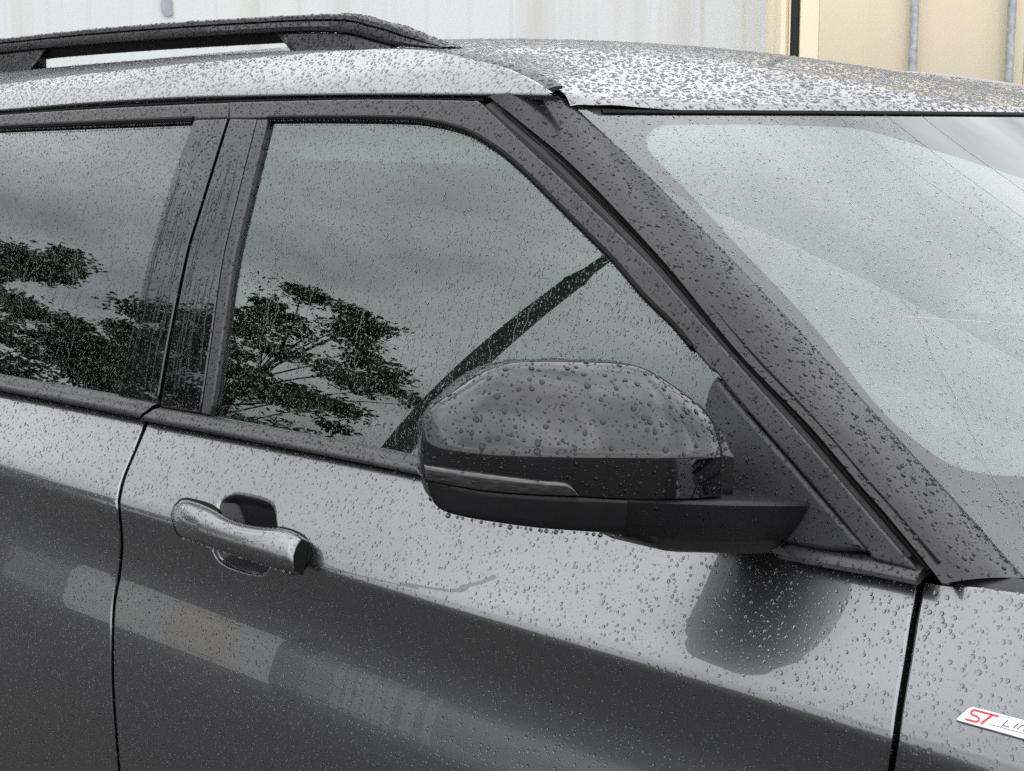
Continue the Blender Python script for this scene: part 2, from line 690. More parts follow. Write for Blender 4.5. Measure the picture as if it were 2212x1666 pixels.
# ---- front door: painted lower skin with the handle cup pressed into it
cup_pts = [(466, 1105), (472, 1086), (484, 1074), (498, 1067), (513, 1064), (551, 1070), (582, 1081), (594, 1097), (597, 1130), (601, 1175), (590, 1212), (576, 1232), (563, 1243), (513, 1233), (480, 1218), (463, 1199), (454, 1172), (458, 1140)]
cup_uv = SB.uvs(SB.hits(crom(cup_pts + cup_pts[:1], 5)))


def poly_sdf(u, v, Q):
    """signed distance to polygon, positive inside"""
    u = np.asarray(u, float)
    v = np.asarray(v, float)
    d = np.full(u.shape, 9e9)
    inside = np.zeros(u.shape, bool)
    n_ = len(Q)
    for i in range(n_):
        a, c = Q[i], Q[(i + 1) % n_]
        e = c - a
        t = np.clip(((u - a[0]) * e[0] + (v - a[1]) * e[1]) / max(e @ e, 1e-14), 0, 1)
        d = np.minimum(d, np.hypot(u - a[0] - t * e[0], v - a[1] - t * e[1]))
        cond = ((a[1] > v) != (c[1] > v))
        xi = a[0] + (v - a[1]) * e[0] / (e[1] if abs(e[1]) > 1e-12 else 1e-12)
        inside ^= cond & (u < xi)
    return np.where(inside, d, -d)


cup_c = cup_uv.mean(0)
cup_floor = float(B_fn(cup_c[0], cup_c[1])) + 0.040


def B_cup(x, z):
    y = B_fn(x, z)
    s_ = poly_sdf(x, z, cup_uv)
    w = sstep(-0.0015, 0.017, s_) ** 0.85
    fl = cup_floor + 0.10 * (z - cup_c[1]) * -1.0
    return y * (1 - w) + fl * w


S_DOOR = Surf(1, B_cup, -0.98, -1)

front_top = [(319, 909), (550, 953), (759, 994), (910, 1025), (1150, 1076), (1400, 1132), (1600, 1175), (1745, 1206), (1860, 1226), (1984, 1248)]
def hv(pts, n=5):
    return SB.uvs(SB.hits(crom(pts, n)))


sf, sb = hv(shift(SEAM_F[:7], -6)), hv(shift(SEAM_B[:11], 3))
lp = np.vstack([hv(front_top), sf[1:], [(sf[-1][0] - 0.01, 0.40), (sb[-1][0], 0.40)], sb[::-1][:-1]])
cuv_lo, cuv_hi = cup_uv.min(0) - 0.008, cup_uv.max(0) + 0.008
front_door = panel('front_door', S_DOOR, lp, 'grey_paint', car, step=(0.03, 0.012), r=0.003, depth=0.02,
                   cu=np.arange(cuv_lo[0], cuv_hi[0], 0.002), cv=np.arange(cuv_lo[1], cuv_hi[1], 0.002))
S_CUP = S_DOOR.offset(0.0008)
_, cin = poly_inset(dedupe(cup_uv[:-1]), 0.0022)
simple('recess_shade', (0.016, 0.016, 0.019), 0.35, spec=0.35)  # near-black sheet paints in the shade of the body-coloured cup
panel('recess_shade_sheet', S_CUP, cin, 'recess_shade', front_door, step=(0.003, 0.003), r=0.0005, depth=0.001)
rear_top = [(-260, 790), (-120, 820), (0, 843), (150, 872), (316, 905)]
sb = hv(shift(SEAM_B[:11], -4))


def arch(cx, a0, a1, n=18, r_=0.40):
    return [(cx + r_ * math.cos(R(t)), 0.36 + r_ * math.sin(R(t))) for t in np.linspace(a0, a1, n)]


lp = np.vstack([hv(rear_top), sb[1:], [(sb[-1][0], 0.40), (-2.03, 0.40), (-2.055, 0.60), (-2.06, hv(rear_top)[0][1])]])
lp = lp[lp[:, 0] > -2.061]
rear_door = panel('rear_door', SB, lp, 'grey_paint', car, step=(0.03, 0.012), r=0.003, depth=0.02)
fend = [(1999, 1252), (2036, 1258), (2120, 1268), (2212, 1281), (2420, 1310), (2700, 1350)]
sf = hv(shift(SEAM_F[:7], 6))
ft = hv(fend[:4])
xs_ = np.linspace(ft[-1][0], 1.12, 14)[1:]
FTOP = np.vstack([ft, np.stack([xs_, ft[-1][1] - 0.035 * ((xs_ - ft[-1][0]) / 0.9) - 0.07 * ((xs_ - ft[-1][0]) / 0.9) ** 2], 1)])
lp = np.vstack([FTOP, [(1.12, 0.55)], arch(0.62, 28, 172), [(0.03, 0.40), (sf[-1][0] - 0.01, 0.40)], sf[::-1][:-1]])
fender = panel('front_fender', SB, lp, 'grey_paint', car, step=(0.03, 0.012), r=0.003, depth=0.02)

# dark filler behind the shut lines
for nm, pts in (('door_gap_seal', SEAM_B), ('door_gap_seal', SEAM_F)):
    P = SB.hits(crom(pts, 5)) + np.array([0, 0.017, 0])
    sweep(nm, P, (0, -1, 0), [(-0.02, 0), (0.02, 0), (0.02, 0.003), (-0.02, 0.003)], 'cavity', car)

# ---- window glass
lp = uv_px(S_GLASS, shift(GLASS_TOP, 0, -9), [(1536, 791), (1620, 900), (1640, 1190)], [(1640, 1190), (1300, 1082), (907, 1002), (759, 972), (430, 910)], [(430, 910), (470, 697), (497, 542), (560, 256), (577, 246)])
front_glass = panel('window_glass', S_GLASS, lp, 'clear_glass', front_door, r=0.0004, depth=0.0005, step=(0.04, 0.03))
lp = uv_px(S_GLASS, [(-160, 270), (0, 262), (250, 252), (425, 246)], [(425, 246), (340, 542), (262, 866)], [(262, 866), (0, 823), (-160, 795)], [(-160, 795), (-160, 270)])
rear_glass = panel('window_glass', S_GLASS, lp, 'privacy_glass', rear_door, r=0.0004, depth=0.0005, step=(0.04, 0.03))

# ---- black upper door frames
lp = uv_px(SG, DRIP_LO[4:], GAP_L, [(1985, 1235), (1893, 1211), (1876, 1196)], [(1876, 1196), (1773, 1072), (1690, 976), (1600, 872), (1542, 800)], GLASS_TOP[::-1], [(577, 256), (494, 257)], [(494, 257), (494, 220)])
front_frame = panel('door_frame', SG, lp, 'frame_black', front_door, step=(0.025, 0.02), r=0.003, depth=0.003)
lp = uv_px(SG, DRIP_LO[:5], [(494, 220), (491, 256)], [(491, 256), (417, 259), (200, 267), (0, 276), (-120, 282)], [(-120, 282), (-120, 257)])
rear_frame = panel('door_frame', SG, lp, 'frame_black', rear_door, step=(0.025, 0.02), r=0.004, depth=0.02)

# ---- gloss black pillar covers and glass run channel
lp = uv_px(S_TRIM, [(419, 258), (489, 256)], [(489, 256), (427, 456), (399, 552), (362, 734), (338, 873)], [(338, 873), (254, 857)], [(254, 857), (324, 546), (374, 380), (419, 258)])
panel('pillar_cover', S_TRIM, lp, 'black_gloss', rear_door, step=(0.02, 0.03), r=0.0025)
lp = uv_px(S_TRIM, [(496, 256), (553, 257)], [(553, 257), (512, 420), (478, 566), (455, 730), (431, 893)], [(431, 893), (346, 879)], [(346, 879), (370, 734), (406, 552), (434, 456), (496, 256)])
panel('pillar_cover', S_TRIM, lp, 'black_gloss', front_door, step=(0.02, 0.03), r=0.0025)
lp = uv_px(S_TRIM, [(555, 257), (578, 257)], [(578, 257), (537, 420), (503, 566), (479, 730), (454, 898)], [(454, 898), (433, 893)], [(433, 893), (457, 730), (480, 566), (514, 420), (555, 257)])
panel('glass_run_channel', S_TRIM, lp, 'trim_black', front_door, step=(0.02, 0.03), r=0.003)

# weatherstrip under the frames, above the glass
P = SG.hits(crom(shift(GLASS_TOP[:-1], 0, 1), 6)) + np.array([0, 0.004, 0])
sweep('window_seal', P, SG.N(P[:, 0], P[:, 2]), circ(0.0045, 0.006, 8), 'rubber', front_door)
P = SG.hits(crom([(-120, 285), (0, 277), (200, 268), (417, 259)], 6)) + np.array([0, 0.004, 0])
sweep('window_seal', P, SG.N(P[:, 0], P[:, 2]), circ(0.006, 0.007, 8), 'rubber', rear_door)

# ---- belt trims: rounded bars along the bottom of the windows


def belt_bar(top, bot, parent):
    Pt = SG.hits(crom(top, 8))
    Pb = SG.hits(crom(bot, 8))
    n_ = min(len(Pt), len(Pb))
    Pt = Pt[np.linspace(0, len(Pt) - 1, n_).astype(int)]
    Pb = Pb[np.linspace(0, len(Pb) - 1, n_).astype(int)]
    rows = []
    for a, c in zip(Pt, Pb):
        m_ = len(prof_bar)
        rows.append([a * (1 - t) + c * t + np.array([0, -o, 0.0]) for t, o in prof_bar])
    return grid_mesh('belt_trim', np.array(rows), 'trim_black', parent, sharp=60)


prof_bar = [(-0.05, -0.02), (0.0, 0.004), (0.10, 0.0085), (0.28, 0.0105), (0.42, 0.0115), (0.46, 0.0135), (0.60, 0.0150), (0.80, 0.0150), (0.93, 0.0125), (1.0, 0.008), (1.02, -0.012)]
belt_bar(TRIM_TOP_R, TRIM_BOT_R, rear_door)
belt_bar(TRIM_TOP_F, TRIM_BOT_F, front_door)
# narrow black ledge from the sail foot to the front seam
P = SG.hits(crom([(1690, 1186), (1783, 1203), (1893, 1222), (1986, 1241)], 8)) + np.array([0, 0.004, -0.002])
sweep('belt_ledge', P, (0, -0.5, 0.85), circ(0.012, 0.005, 10), 'trim_black', front_door)

# ---- mirror sail: the black triangle the mirror stands on
lp = uv_px(S_TRIM, [(1545, 812), (1600, 880), (1690, 982), (1773, 1078), (1872, 1190)], [(1872, 1190), (1783, 1189), (1694, 1172), (1480, 1130)], [(1480, 1130), (1520, 880), (1533, 830), (1545, 812)])
panel('mirror_sail', S_TRIM, lp, 'sail_plastic', front_door, step=(0.02, 0.02), r=0.005, depth=0.02)

# ---- roof: side panel, ditch moulding, roof skin
RS_TOP = [(-140, 168), (0, 156), (103, 145), (250, 132), (422, 119), (641, 107), (759, 105), (830, 102), (904, 104), (960, 112), (1013, 124), (1060, 135), (1101, 147), (1150, 170), (1189, 195), (1206, 207)]
RS_BOT = [(1206, 207), (1185, 206), (1110, 204), (1034, 204), (900, 203), (759, 203), (560, 206), (377, 211), (180, 223), (0, 238), (-140, 250)]
lp = uv_px(SR, RS_TOP, RS_BOT, [(-140, 250), (-140, 168)])
panel('roof_side_panel', SR, lp, 'grey_paint', car, step=(0.03, 0.01), r=0.003, depth=0.005)
# door opening seal along the drip line
P = SR.hits(crom([(-140, 253), (0, 243), (180, 230), (377, 219), (560, 213), (760, 209), (1034, 211)], 6)) + np.array([0, 0.014, -0.004])
sweep('roof_gap_seal', P, (0, -1, 0.3), [(-0.011, -0.004), (0.011, -0.004), (0.011, 0), (0.003, 0.001), (0.0015, 0.006), (-0.0015, 0.006), (-0.003, 0.001), (-0.011, 0)], 'rubber', car)

# ditch line between side panel and roof, then the roof skin set in from it
DITCH = SR.hits(crom(RS_TOP, 6))
DX, DY, DZ = DITCH[::-1, 0][::-1], DITCH[:, 1], DITCH[:, 2]
o_ = np.argsort(DX)
DX, DY, DZ = DX[o_], DY[o_], DZ[o_]
rows = []
for s_ in np.concatenate([np.linspace(0, 0.05, 8), np.linspace(0.07, 2.6, 60)]):
    row = []
    for v_ in np.concatenate([np.linspace(-1, -0.9, 8), np.linspace(-0.87, 0.87, 40), np.linspace(0.9, 1, 8)]):
        y = v_ * 0.66
        for _ in range(4):
            x = W_fn(y, 1.565) - s_
            ye = -float(np.interp(x, DX, DY)) - 0.030
            y = v_ * ye
        zd = float(np.interp(x, DX, DZ))
        z = float(roof_fn(x, y))
        z += (zd - 0.002 - float(roof_fn(x, ye))) * abs(v_) ** 5 * (1 if s_ > 0.0 else 1)
        z -= 0.010 * (1 - min(s_ / 0.02, 1)) ** 2 + 0.004 * max(0, (abs(v_) - 0.97) / 0.03) ** 2
        row.append((x, y, z))
    rows.append(row)
ROOF = np.array(rows)
grid_mesh('roof_panel', ROOF, 'grey_paint', car, sharp=70)
grid_mesh('headliner', ROOF[2:] - np.array([0, 0, 0.03]), 'headliner', car, sharp=70, flip=True)
P = DITCH + np.array([0.0, 0.014, -0.006])
P = P[:-9]
sweep('roof_ditch_moulding', P, (0, -0.3, 1), [(-0.017, -0.003), (0.017, -0.003), (0.017, 0.001), (0.009, 0.0025), (-0.009, 0.0025), (-0.017, 0.001)], 'rail_black', car)
# header trim between roof and windscreen
P = np.array([(W_fn(y, 1.566) + 0.008, y, 1.5615) for y in np.linspace(-0.690, 0.690, 56)])
sweep('header_trim', P, (0.4, 0, 0.9), [(-0.005, -0.006), (0.005, -0.006), (0.005, 0.0), (0.0, 0.002), (-0.005, 0.0)], 'rubber', car)

# ---- roof rail
RAIL_TOP = [(-140, 97), (0, 84), (206, 62), (412, 46), (618, 34), (705, 31), (759, 31), (808, 43), (850, 54), (883, 66), (925, 84), (962, 101)]
RAIL_BOT = [(-140, 128), (0, 115), (103, 105), (350, 86), (611, 70), (705, 69), (759, 74), (791, 82), (820, 90), (849, 98), (900, 103), (958, 104)]
SRAIL = Surf(1, lambda x, z: -0.612 + 0 * x, -0.612, -1)
Pt = SRAIL.hits(crom(RAIL_TOP, 8))
Pb = SRAIL.hits(crom(RAIL_BOT, 8))
prof_rail = [(1.0, 0.0), (0.92, -0.003), (0.72, -0.004), (0.68, 0.003), (0.62, 0.0035), (0.58, -0.004), (0.30, -0.006), (0.06, -0.003), (0.0, 0.003), (0.0, 0.030), (0.30, 0.036), (0.85, 0.034), (0.97, 0.024), (1.03, 0.012)]
rows = []
for a, c in zip(Pt, Pb):
    rows.append([(c * (1 - t) + a * t) + np.array([0, o, 0]) for t, o in prof_rail])
rail = grid_mesh('roof_rail', np.array(rows), 'rail_black', car, sharp=40, close_v=True)
wt_, wb_ = SRAIL.hits(crom([(60, 108), (103, 104), (350, 85), (618, 69)], 5)), SRAIL.hits(crom([(60, 134), (112, 124), (350, 106), (634, 90)], 5))
rows = [[p + (0, 0.006, 0), q + (0, 0.010, 0), q + (0, 0.020, 0), p + (0, 0.024, 0)] for p, q in zip(wt_, wb_)]
grid_mesh('rail_web', np.array(rows), 'rubber', rail, sharp=40, close_v=True, flip=True)  # web below the bar, its blacker material carries the shade there
for pts in ([(600, 72), (705, 71), (759, 76), (791, 84), (820, 92), (849, 100)], None):
    if pts:
        top = np.array(pts)
        bot = np.array([(645, 122), (690, 122), (740, 122), (790, 122), (830, 120), (853, 118)])
    else:
        top = np.array([(-140, 129), (-60, 122), (0, 117), (60, 110), (98, 106)])
        bot = np.array([(-140, 178), (-60, 172), (0, 166), (40, 160), (68, 157)])
    a = SRAIL.hits(crom(top, 5))
    c = SRAIL.hits(crom(bot, 5))
    rows = []
    for p, q in zip(a, c):
        rows.append([p + (0, 0.030, 0), p + (0, 0.002, 0), p + (0, -0.001, -0.002), q + (0, -0.006, 0), q + (0, 0.032, 0)])
    g = grid_mesh('rail_foot', np.array(rows), 'rail_black', rail, sharp=40, flip=True)
    bm = bmesh.new()
    bm.from_mesh(g.data)
    bmesh.ops.holes_fill(bm, edges=[e for e in bm.edges if e.is_boundary])
    bmesh.ops.recalc_face_normals(bm, faces=bm.faces[:])
    bm.to_mesh(g.data)
    bm.free()

# ---- A-pillar: crowned strip from the door gap to the screen edge
WS_EDGE = [(1196, 210), (1220, 215), (1288, 274), (1377, 357), (1464, 443), (1587, 566), (1727, 714), (1861, 861), (1980, 990), (2088, 1108), (2184, 1216), (2300, 1330), (2400, 1430)]
GAP_R2 = [(1056, 209), (1118, 258), (1228, 349), (1330, 452), (1431, 562), (1471, 609), (1601, 768), (1748, 919), (1851, 1040), (1912, 1108), (2020, 1240), (2120, 1262), (2210, 1278)]


def resample(P, n):
    d = np.concatenate([[0], np.cumsum(np.linalg.norm(np.diff(P, axis=0), axis=1))])
    t = np.linspace(0, d[-1], n)
    return np.stack([np.interp(t, d, P[:, i]) for i in range(3)], 1)


def dense(surf, pts, n=10):
    return surf.hits(crom(pts, n))


Pg = dense(SG, GAP_R2[:11] + [(2036, 1262)], 8)
Pw = dense(SW, WS_EDGE[:11] + [(2216, 1250)], 8)
# continue to the foot, hidden by the fender
ng = 90
A_, W_ = resample(Pg, ng), resample(Pw, ng)
rows = []
for i in range(ng):
    a, c = A_[i], W_[i]
    nrm = SG.N(a[0], a[2]) * 0.6 + SW.N(c[1], c[2]) * 0.5
    nrm /= np.linalg.norm(nrm)
    row = [a + np.array([-0.004, 0.024, -0.006]), a - nrm * 0.003]
    for t in np.linspace(0, 1, 12):
        row.append(a * (1 - t) + c * t + nrm * (0.007 * (1 - (2 * t - 1) ** 2) + 0.0005))
    row += [c - nrm * 0.004, c + np.array([-0.01, 0.02, -0.008])]
    rows.append(row)
PILLAR = np.array(rows)
grid_mesh('front_pillar', PILLAR, 'pillar_black', car, sharp=60, flip=True)

# seals in the door gap: two rubber beads and a dark bed
ctr = np.array([((a[0] + c[0]) / 2, (a[1] + c[1]) / 2) for a, c in zip(crom(GAP_L[1:], 6), crom(GAP_R[:1] + GAP_R[1:], 6)[:61])][:60])
Lp, Rp = crom(GAP_L[1:], 8), crom(GAP_R, 8)
Lp3, Rp3 = resample(SG.hits(Lp), 96)[4:], resample(SG.hits(Rp), 96)[4:]
mid = (Lp3 + Rp3) / 2
Nn = SG.N(mid[:, 0], mid[:, 2])
sweep('pillar_gap_seal', mid + np.array([0, 0.013, 0]), Nn, [(-0.010, 0), (0.010, 0), (0.010, 0.003), (-0.010, 0.003)], 'cavity', car)
for k, dz in ((0.35, 0.009), (0.70, 0.010)):
    p = Lp3 * (1 - k) + Rp3 * k
    wob = np.array([0, dz, 0])
    sweep('pillar_gap_seal', p + wob, Nn, circ(0.0028, 0.0035, 8), 'rubber', car)

# ---- windscreen
ws_loop = loop_px([(1224, 216), (1288, 277), (1377, 360), (1464, 446), (1587, 569), (1727, 717), (1861, 864), (1980, 993), (2088, 1111), (2184, 1219), (2240, 1275)], n=6)
near = SW.uvs(SW.hits(ws_loop))
hd = np.array([(y, 1.5565 + 0.0 * y) for y in np.linspace(near[0][0] + 0.012, 0, 14)])
half = np.vstack([near[::-1], hd])          # bottom corner .. top corner .. centre
bot_y, bot_z = near[-1]
bot = np.array([(y, bot_z - 0.05 * (1 - (y / bot_y) ** 2)) for y in np.linspace(0, bot_y, 14)])[:-1]
right = half[:-1][::-1] * np.array([-1, 1])
full = np.vstack([half, right, (bot * np.array([-1, 1]))[::-1][:-1], bot])
windscreen = panel('windscreen', SW, full, 'screen_glass', car, step=(0.04, 0.03), r=0.0006, depth=0.001)

# black printed border on the inside of the glass
S_FRIT = SW.offset(-0.004)
clear_pts = [(2250, 1031), (2212, 1030), (2140, 1026), (2060, 1006), (1990, 962), (1900, 882), (1760, 708), (1600, 538), (1500, 430), (1412, 338), (1396, 305), (1405, 284), (1432, 271), (1480, 268), (1600, 268), (1700, 270), (1800, 273), (1850, 277), (1900, 288), (1950, 310), (2000, 337), (2060, 372), (2130, 400), (2212, 418)]
cp = S_FRIT.hits(crom(clear_pts, 6))
clear = cp[:, 1:]
clear = clear[clear[:, 0] < -0.02]
inner = np.vstack([clear, (clear * np.array([-1, 1]))[::-1]])
outer = full * np.array([0.999, 1])
# ring between the screen outline and the clear area, filled by angle about the centre
cen = np.array([0.0, 1.38])


def ang_sort(L):
    return np.unwrap(np.arctan2(L[:, 1] - cen[1], L[:, 0] - cen[0]))


def by_arc(L, start, n):
    L = np.vstack([L, L[:1]])
    d = np.concatenate([[0], np.cumsum(np.linalg.norm(np.diff(L, axis=0), axis=1))])
    t = np.linspace(0, d[-1], n, endpoint=False)
    return np.stack([np.interp(t, d, L[:, i]) for i in range(2)], 1)


def radial(L, ang):
    """point of closed polygon L along each direction"""
    out = []
    for a in ang:
        dd = np.array([math.cos(a), math.sin(a)])
        best = None
        for i in range(len(L)):
            p, q = L[i] - cen, L[(i + 1) % len(L)] - cen
            e = q - p
            den = dd[0] * e[1] - dd[1] * e[0]
            if abs(den) < 1e-12:
                continue
            t = (p[0] * e[1] - p[1] * e[0]) / den
            s_ = (p[0] * dd[1] - p[1] * dd[0]) / den
            if t > 0 and -1e-9 <= s_ <= 1 + 1e-9 and (best is None or t > best):
                best = t
        out.append(cen + dd * (best if best else 0.2))
    return np.array(out)


angs = np.unique(np.concatenate([np.linspace(0, 2 * math.pi, 240, endpoint=False),
                                 np.mod(np.arctan2(full[:, 1] - cen[1], full[:, 0] - cen[0]), 2 * math.pi),
                                 np.mod(np.arctan2(inner[:, 1] - cen[1], inner[:, 0] - cen[0]), 2 * math.pi)]))
ro, ri = radial(full, angs), radial(inner, angs)
rows = []
for t in np.linspace(0, 1, 7):
    q = ro * (1 - t) + ri * t
    rows.append(S_FRIT.P(q[:, 0], q[:, 1]))
grid_mesh('screen_border', np.array(rows), 'frit', windscreen, close_v=True, sharp=80)
# pale diffuse film behind the clear area, haze painted in to brighten it
m, nt, b = mat('lightening_film')
nt.nodes.remove(b)
tr_ = nt.nodes.new('ShaderNodeBsdfTransparent')
df_ = nt.nodes.new('ShaderNodeBsdfDiffuse')
df_.inputs['Color'].default_value = (0.95, 0.99, 0.99, 1)
mx_ = nt.nodes.new('ShaderNodeMixShader')
nz_ = noise_node(nt, 2.2, 3, 0.5)
rp_ = ramp(nt, nz_.outputs['Fac'], [(0.3, (0.38, 0.38, 0.38)), (0.7, (0.56, 0.56, 0.56))])
nt.links.new(rp_.outputs[0], mx_.inputs[0])
nt.links.new(tr_.outputs[0], mx_.inputs[1])
nt.links.new(df_.outputs[0], mx_.inputs[2])
nt.links.new(mx_.outputs[0], nt.nodes['Material Output'].inputs[0])
rows = []
for t in np.linspace(0, 0.999, 9):
    q = ri * (1 - t) + cen * t
    rows.append(SW.offset(-0.006).P(q[:, 0], q[:, 1]))
grid_mesh('screen_lightening', np.array(rows), 'lightening_film', windscreen, close_v=True, sharp=80)
# edge gap bead between pillar and screen
P = SW.hits(crom([(1218, 215), (1288, 276), (1377, 359), (1464, 445), (1587, 568), (1727, 716), (1861, 863), (1980, 992), (2088, 1110), (2184, 1218), (2240, 1275)], 6))
sweep('screen_edge_seal', P + np.array([-0.002, 0, -0.001]), SW.N(P[:, 1], P[:, 2]), circ(0.0022, 0.0025, 8), 'rubber', windscreen)

# ---- door handle
def off_hits(pts, offs):
    return np.array([SB.offset(o).hit(*p) for p, o in zip(pts, offs)])


H_TOP = crom([(371, 1108), (380, 1092), (398, 1080), (430, 1088), (462, 1102), (486, 1116), (520, 1129), (560, 1137), (600, 1141), (618, 1144), (634, 1149), (646, 1156), (653, 1164)], 5)
H_BOT = crom([(372, 1120), (378, 1138), (389, 1157), (418, 1167), (447, 1176), (475, 1186), (504, 1195), (538, 1206), (570, 1217), (600, 1225), (615, 1230), (628, 1233), (638, 1234), (646, 1231)], 5)
nh = len(H_TOP)
sv = np.linspace(0, 1, nh)
lift = 0.006 + 0.026 * np.clip(sv / 0.3, 0, 1) ** 0.7 * (1 - 0.40 * sstep(0.55, 1.0, sv))
a = off_hits(H_TOP, lift)
c = off_hits(H_BOT, lift)
rows = []
for i in range(nh):
    edge = min(1, math.sin(math.pi * max(sv[i], 0.02) * 0.5) * 3.0) * (1 - 0.35 * max(0, (sv[i] - 0.9) / 0.1) ** 2)
    nrm = SB.N(a[i][0], (a[i][2] + c[i][2]) / 2)
    row = [a[i] - nrm * 0.012]
    for t in np.linspace(0, 1, 12):
        bl = (1 - abs(2 * t - 1) ** 2.4)
        row.append(a[i] * (1 - t) + c[i] * t + nrm * (0.013 * bl * edge))
    row.append(c[i] - nrm * 0.012)
    rows.append(row)
HR = np.array(rows)
tdir = (HR[-1] - HR[-3]).mean(0)
tdir /= np.linalg.norm(tdir)
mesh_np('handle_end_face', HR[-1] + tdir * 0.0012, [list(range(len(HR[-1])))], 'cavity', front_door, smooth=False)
g = grid_mesh('door_handle', HR, 'grey_paint', front_door, close_v=True, sharp=55, flip=True)
bm = bmesh.new()
bm.from_mesh(g.data)
bmesh.ops.holes_fill(bm, edges=[e for e in bm.edges if e.is_boundary])
bmesh.ops.recalc_face_normals(bm, faces=bm.faces[:])
bm.to_mesh(g.data)
bm.free()
g.data.set_sharp_from_angle(angle=R(55))
S_H = SB.offset(0.0025)
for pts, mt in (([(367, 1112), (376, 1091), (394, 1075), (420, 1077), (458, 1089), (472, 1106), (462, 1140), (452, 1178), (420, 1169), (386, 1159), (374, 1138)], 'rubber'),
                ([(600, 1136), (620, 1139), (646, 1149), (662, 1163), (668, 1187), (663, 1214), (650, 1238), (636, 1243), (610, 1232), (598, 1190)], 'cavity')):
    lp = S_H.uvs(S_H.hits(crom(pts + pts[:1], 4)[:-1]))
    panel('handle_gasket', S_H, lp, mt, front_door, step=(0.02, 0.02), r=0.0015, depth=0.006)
# ---- door mirror
M0, M1 = np.array([-0.200, -0.965]), np.array([-0.350, -1.235])
md = (M1 - M0) / np.linalg.norm(M1 - M0)
mn = np.array([-md[1], md[0]])
if mn[0] < 0:
    mn = -mn
MD = np.array([md[0], md[1], 0])
MN = np.array([mn[0], mn[1], 0])


def m_plane(px, py, off=0.0):
    o = np.array([M0[0], M0[1], 0]) + MN * off
    r_ = ray(px, py)
    t = ((o - CAM) @ MN) / (r_ @ MN)
    return CAM + r_ * t


def yi(pts, x):
    return float(np.interp(x, [p[0] for p in pts], [p[1] for p in pts]))


M_LEN = 0.0


def ms(P):
    return (P[0] - M0[0]) * md[0] + (P[1] - M0[1]) * md[1]


def f_bulge(s_):
    """how far the front skin stands ahead of the silhouette plane, s_ = 0 at the inner end .. SL at the tip"""
    k = np.clip((s_ - 0.027) / (SL - 0.027), -0.1, 1.0)
    return FB * np.clip((1.0 - k) / 0.50, 0, 1) ** 0.55 * (1 - 0.50 * np.clip((0.30 - k) / 0.30, 0, 1.0) ** 2.0) * (1 - 0.75 * np.clip((0.05 - k) / 0.05, 0, 1.0) ** 2.5)


FB = 0.070
S_TIP = ms(m_plane(910, 945))
SL = S_TIP
TOPS = [(910, 950), (911, 925), (916, 905), (928, 890), (951, 869), (1005, 832), (1055, 801), (1101, 785), (1159, 780), (1284, 781), (1367, 788), (1409, 804), (1451, 830), (1506, 870), (1538, 905), (1562, 938), (1574, 960), (1577, 985)]


def curve_on(pts, k_off, n=6):
    """pixel curve -> (s, z) table on the skin that stands k_off * bulge ahead of the plane"""
    out = []
    for p in crom(pts, n):
        P = m_plane(p[0], p[1])
        for _ in range(8):
            P = m_plane(p[0], p[1], k_off * float(f_bulge(ms(P))))
        out.append((ms(P), P[2]))
    out = np.array(out)
    o = np.argsort(out[:, 0])
    return out[o]


TOPC = curve_on(TOPS, 0.0)
CRSC = curve_on([(911, 950), (930, 962), (960, 970), (1005, 976), (1100, 984), (1300, 987), (1500, 987), (1592, 985)], 1.0)
BOTC = curve_on([(914, 1012), (922, 1034), (1000, 1051), (1055, 1060), (1150, 1067), (1242, 1071), (1359, 1077), (1500, 1076), (1580, 1068)], 0.92)
S_IN = TOPC[:, 0].min()
stations = S_TIP - (S_TIP - S_IN) * np.concatenate([[0.0, 0.002, 0.005], np.linspace(0.01, 0.10, 12), np.linspace(0.12, 0.88, 34), np.linspace(0.90, 1.0, 12)])


def crv(T, s_):
    return float(np.interp(s_, T[:, 0], T[:, 1]))


rows = []
for s_ in stations:
    zt, cz, zb_ = crv(TOPC, s_), crv(CRSC, s_), crv(BOTC, s_)
    zt = max(zt, cz + 0.001)
    f = float(f_bulge(s_))
    base = np.array([M0[0] + md[0] * s_, M0[1] + md[1] * s_, 0])
    thick = 0.055 * min(1, (S_TIP - s_) / 0.05) ** 0.5 + 0.012
    row = [base - MN * thick + np.array([0, 0, zt - 0.010]), base - MN * thick * 0.5 + np.array([0, 0, zt - 0.0025])]
    for u in np.linspace(0, 1, 16):
        x = f * (0.80 * u ** 0.85 + 0.20 * u)
        row.append(base + MN * x + np.array([0, 0, cz + (zt - cz) * (1 - u ** 1.75)]))
    for k in np.linspace(0.06, 1, 6):
        row.append(base + MN * (f * (1.0 - 0.08 * k ** 1.5)) + np.array([0, 0, cz + (zb_ - cz) * k]))
    row.append(base + MN * (f * 0.80) + np.array([0, 0, zb_ - 0.0015]))
    row.append(base - MN * thick + np.array([0, 0, zb_ - 0.0015]))
    rows.append(row)
CAPG = np.array(rows)


def closed(o, ang):
    bm_ = bmesh.new()
    bm_.from_mesh(o.data)
    bmesh.ops.holes_fill(bm_, edges=[e for e in bm_.edges if e.is_boundary])
    bmesh.ops.recalc_face_normals(bm_, faces=bm_.faces[:])
    bm_.to_mesh(o.data)
    bm_.free()
    o.data.set_sharp_from_angle(angle=R(ang))
    return o


side_mirror = closed(grid_mesh('side_mirror', CAPG, 'black_gloss', car, close_v=True), 50)

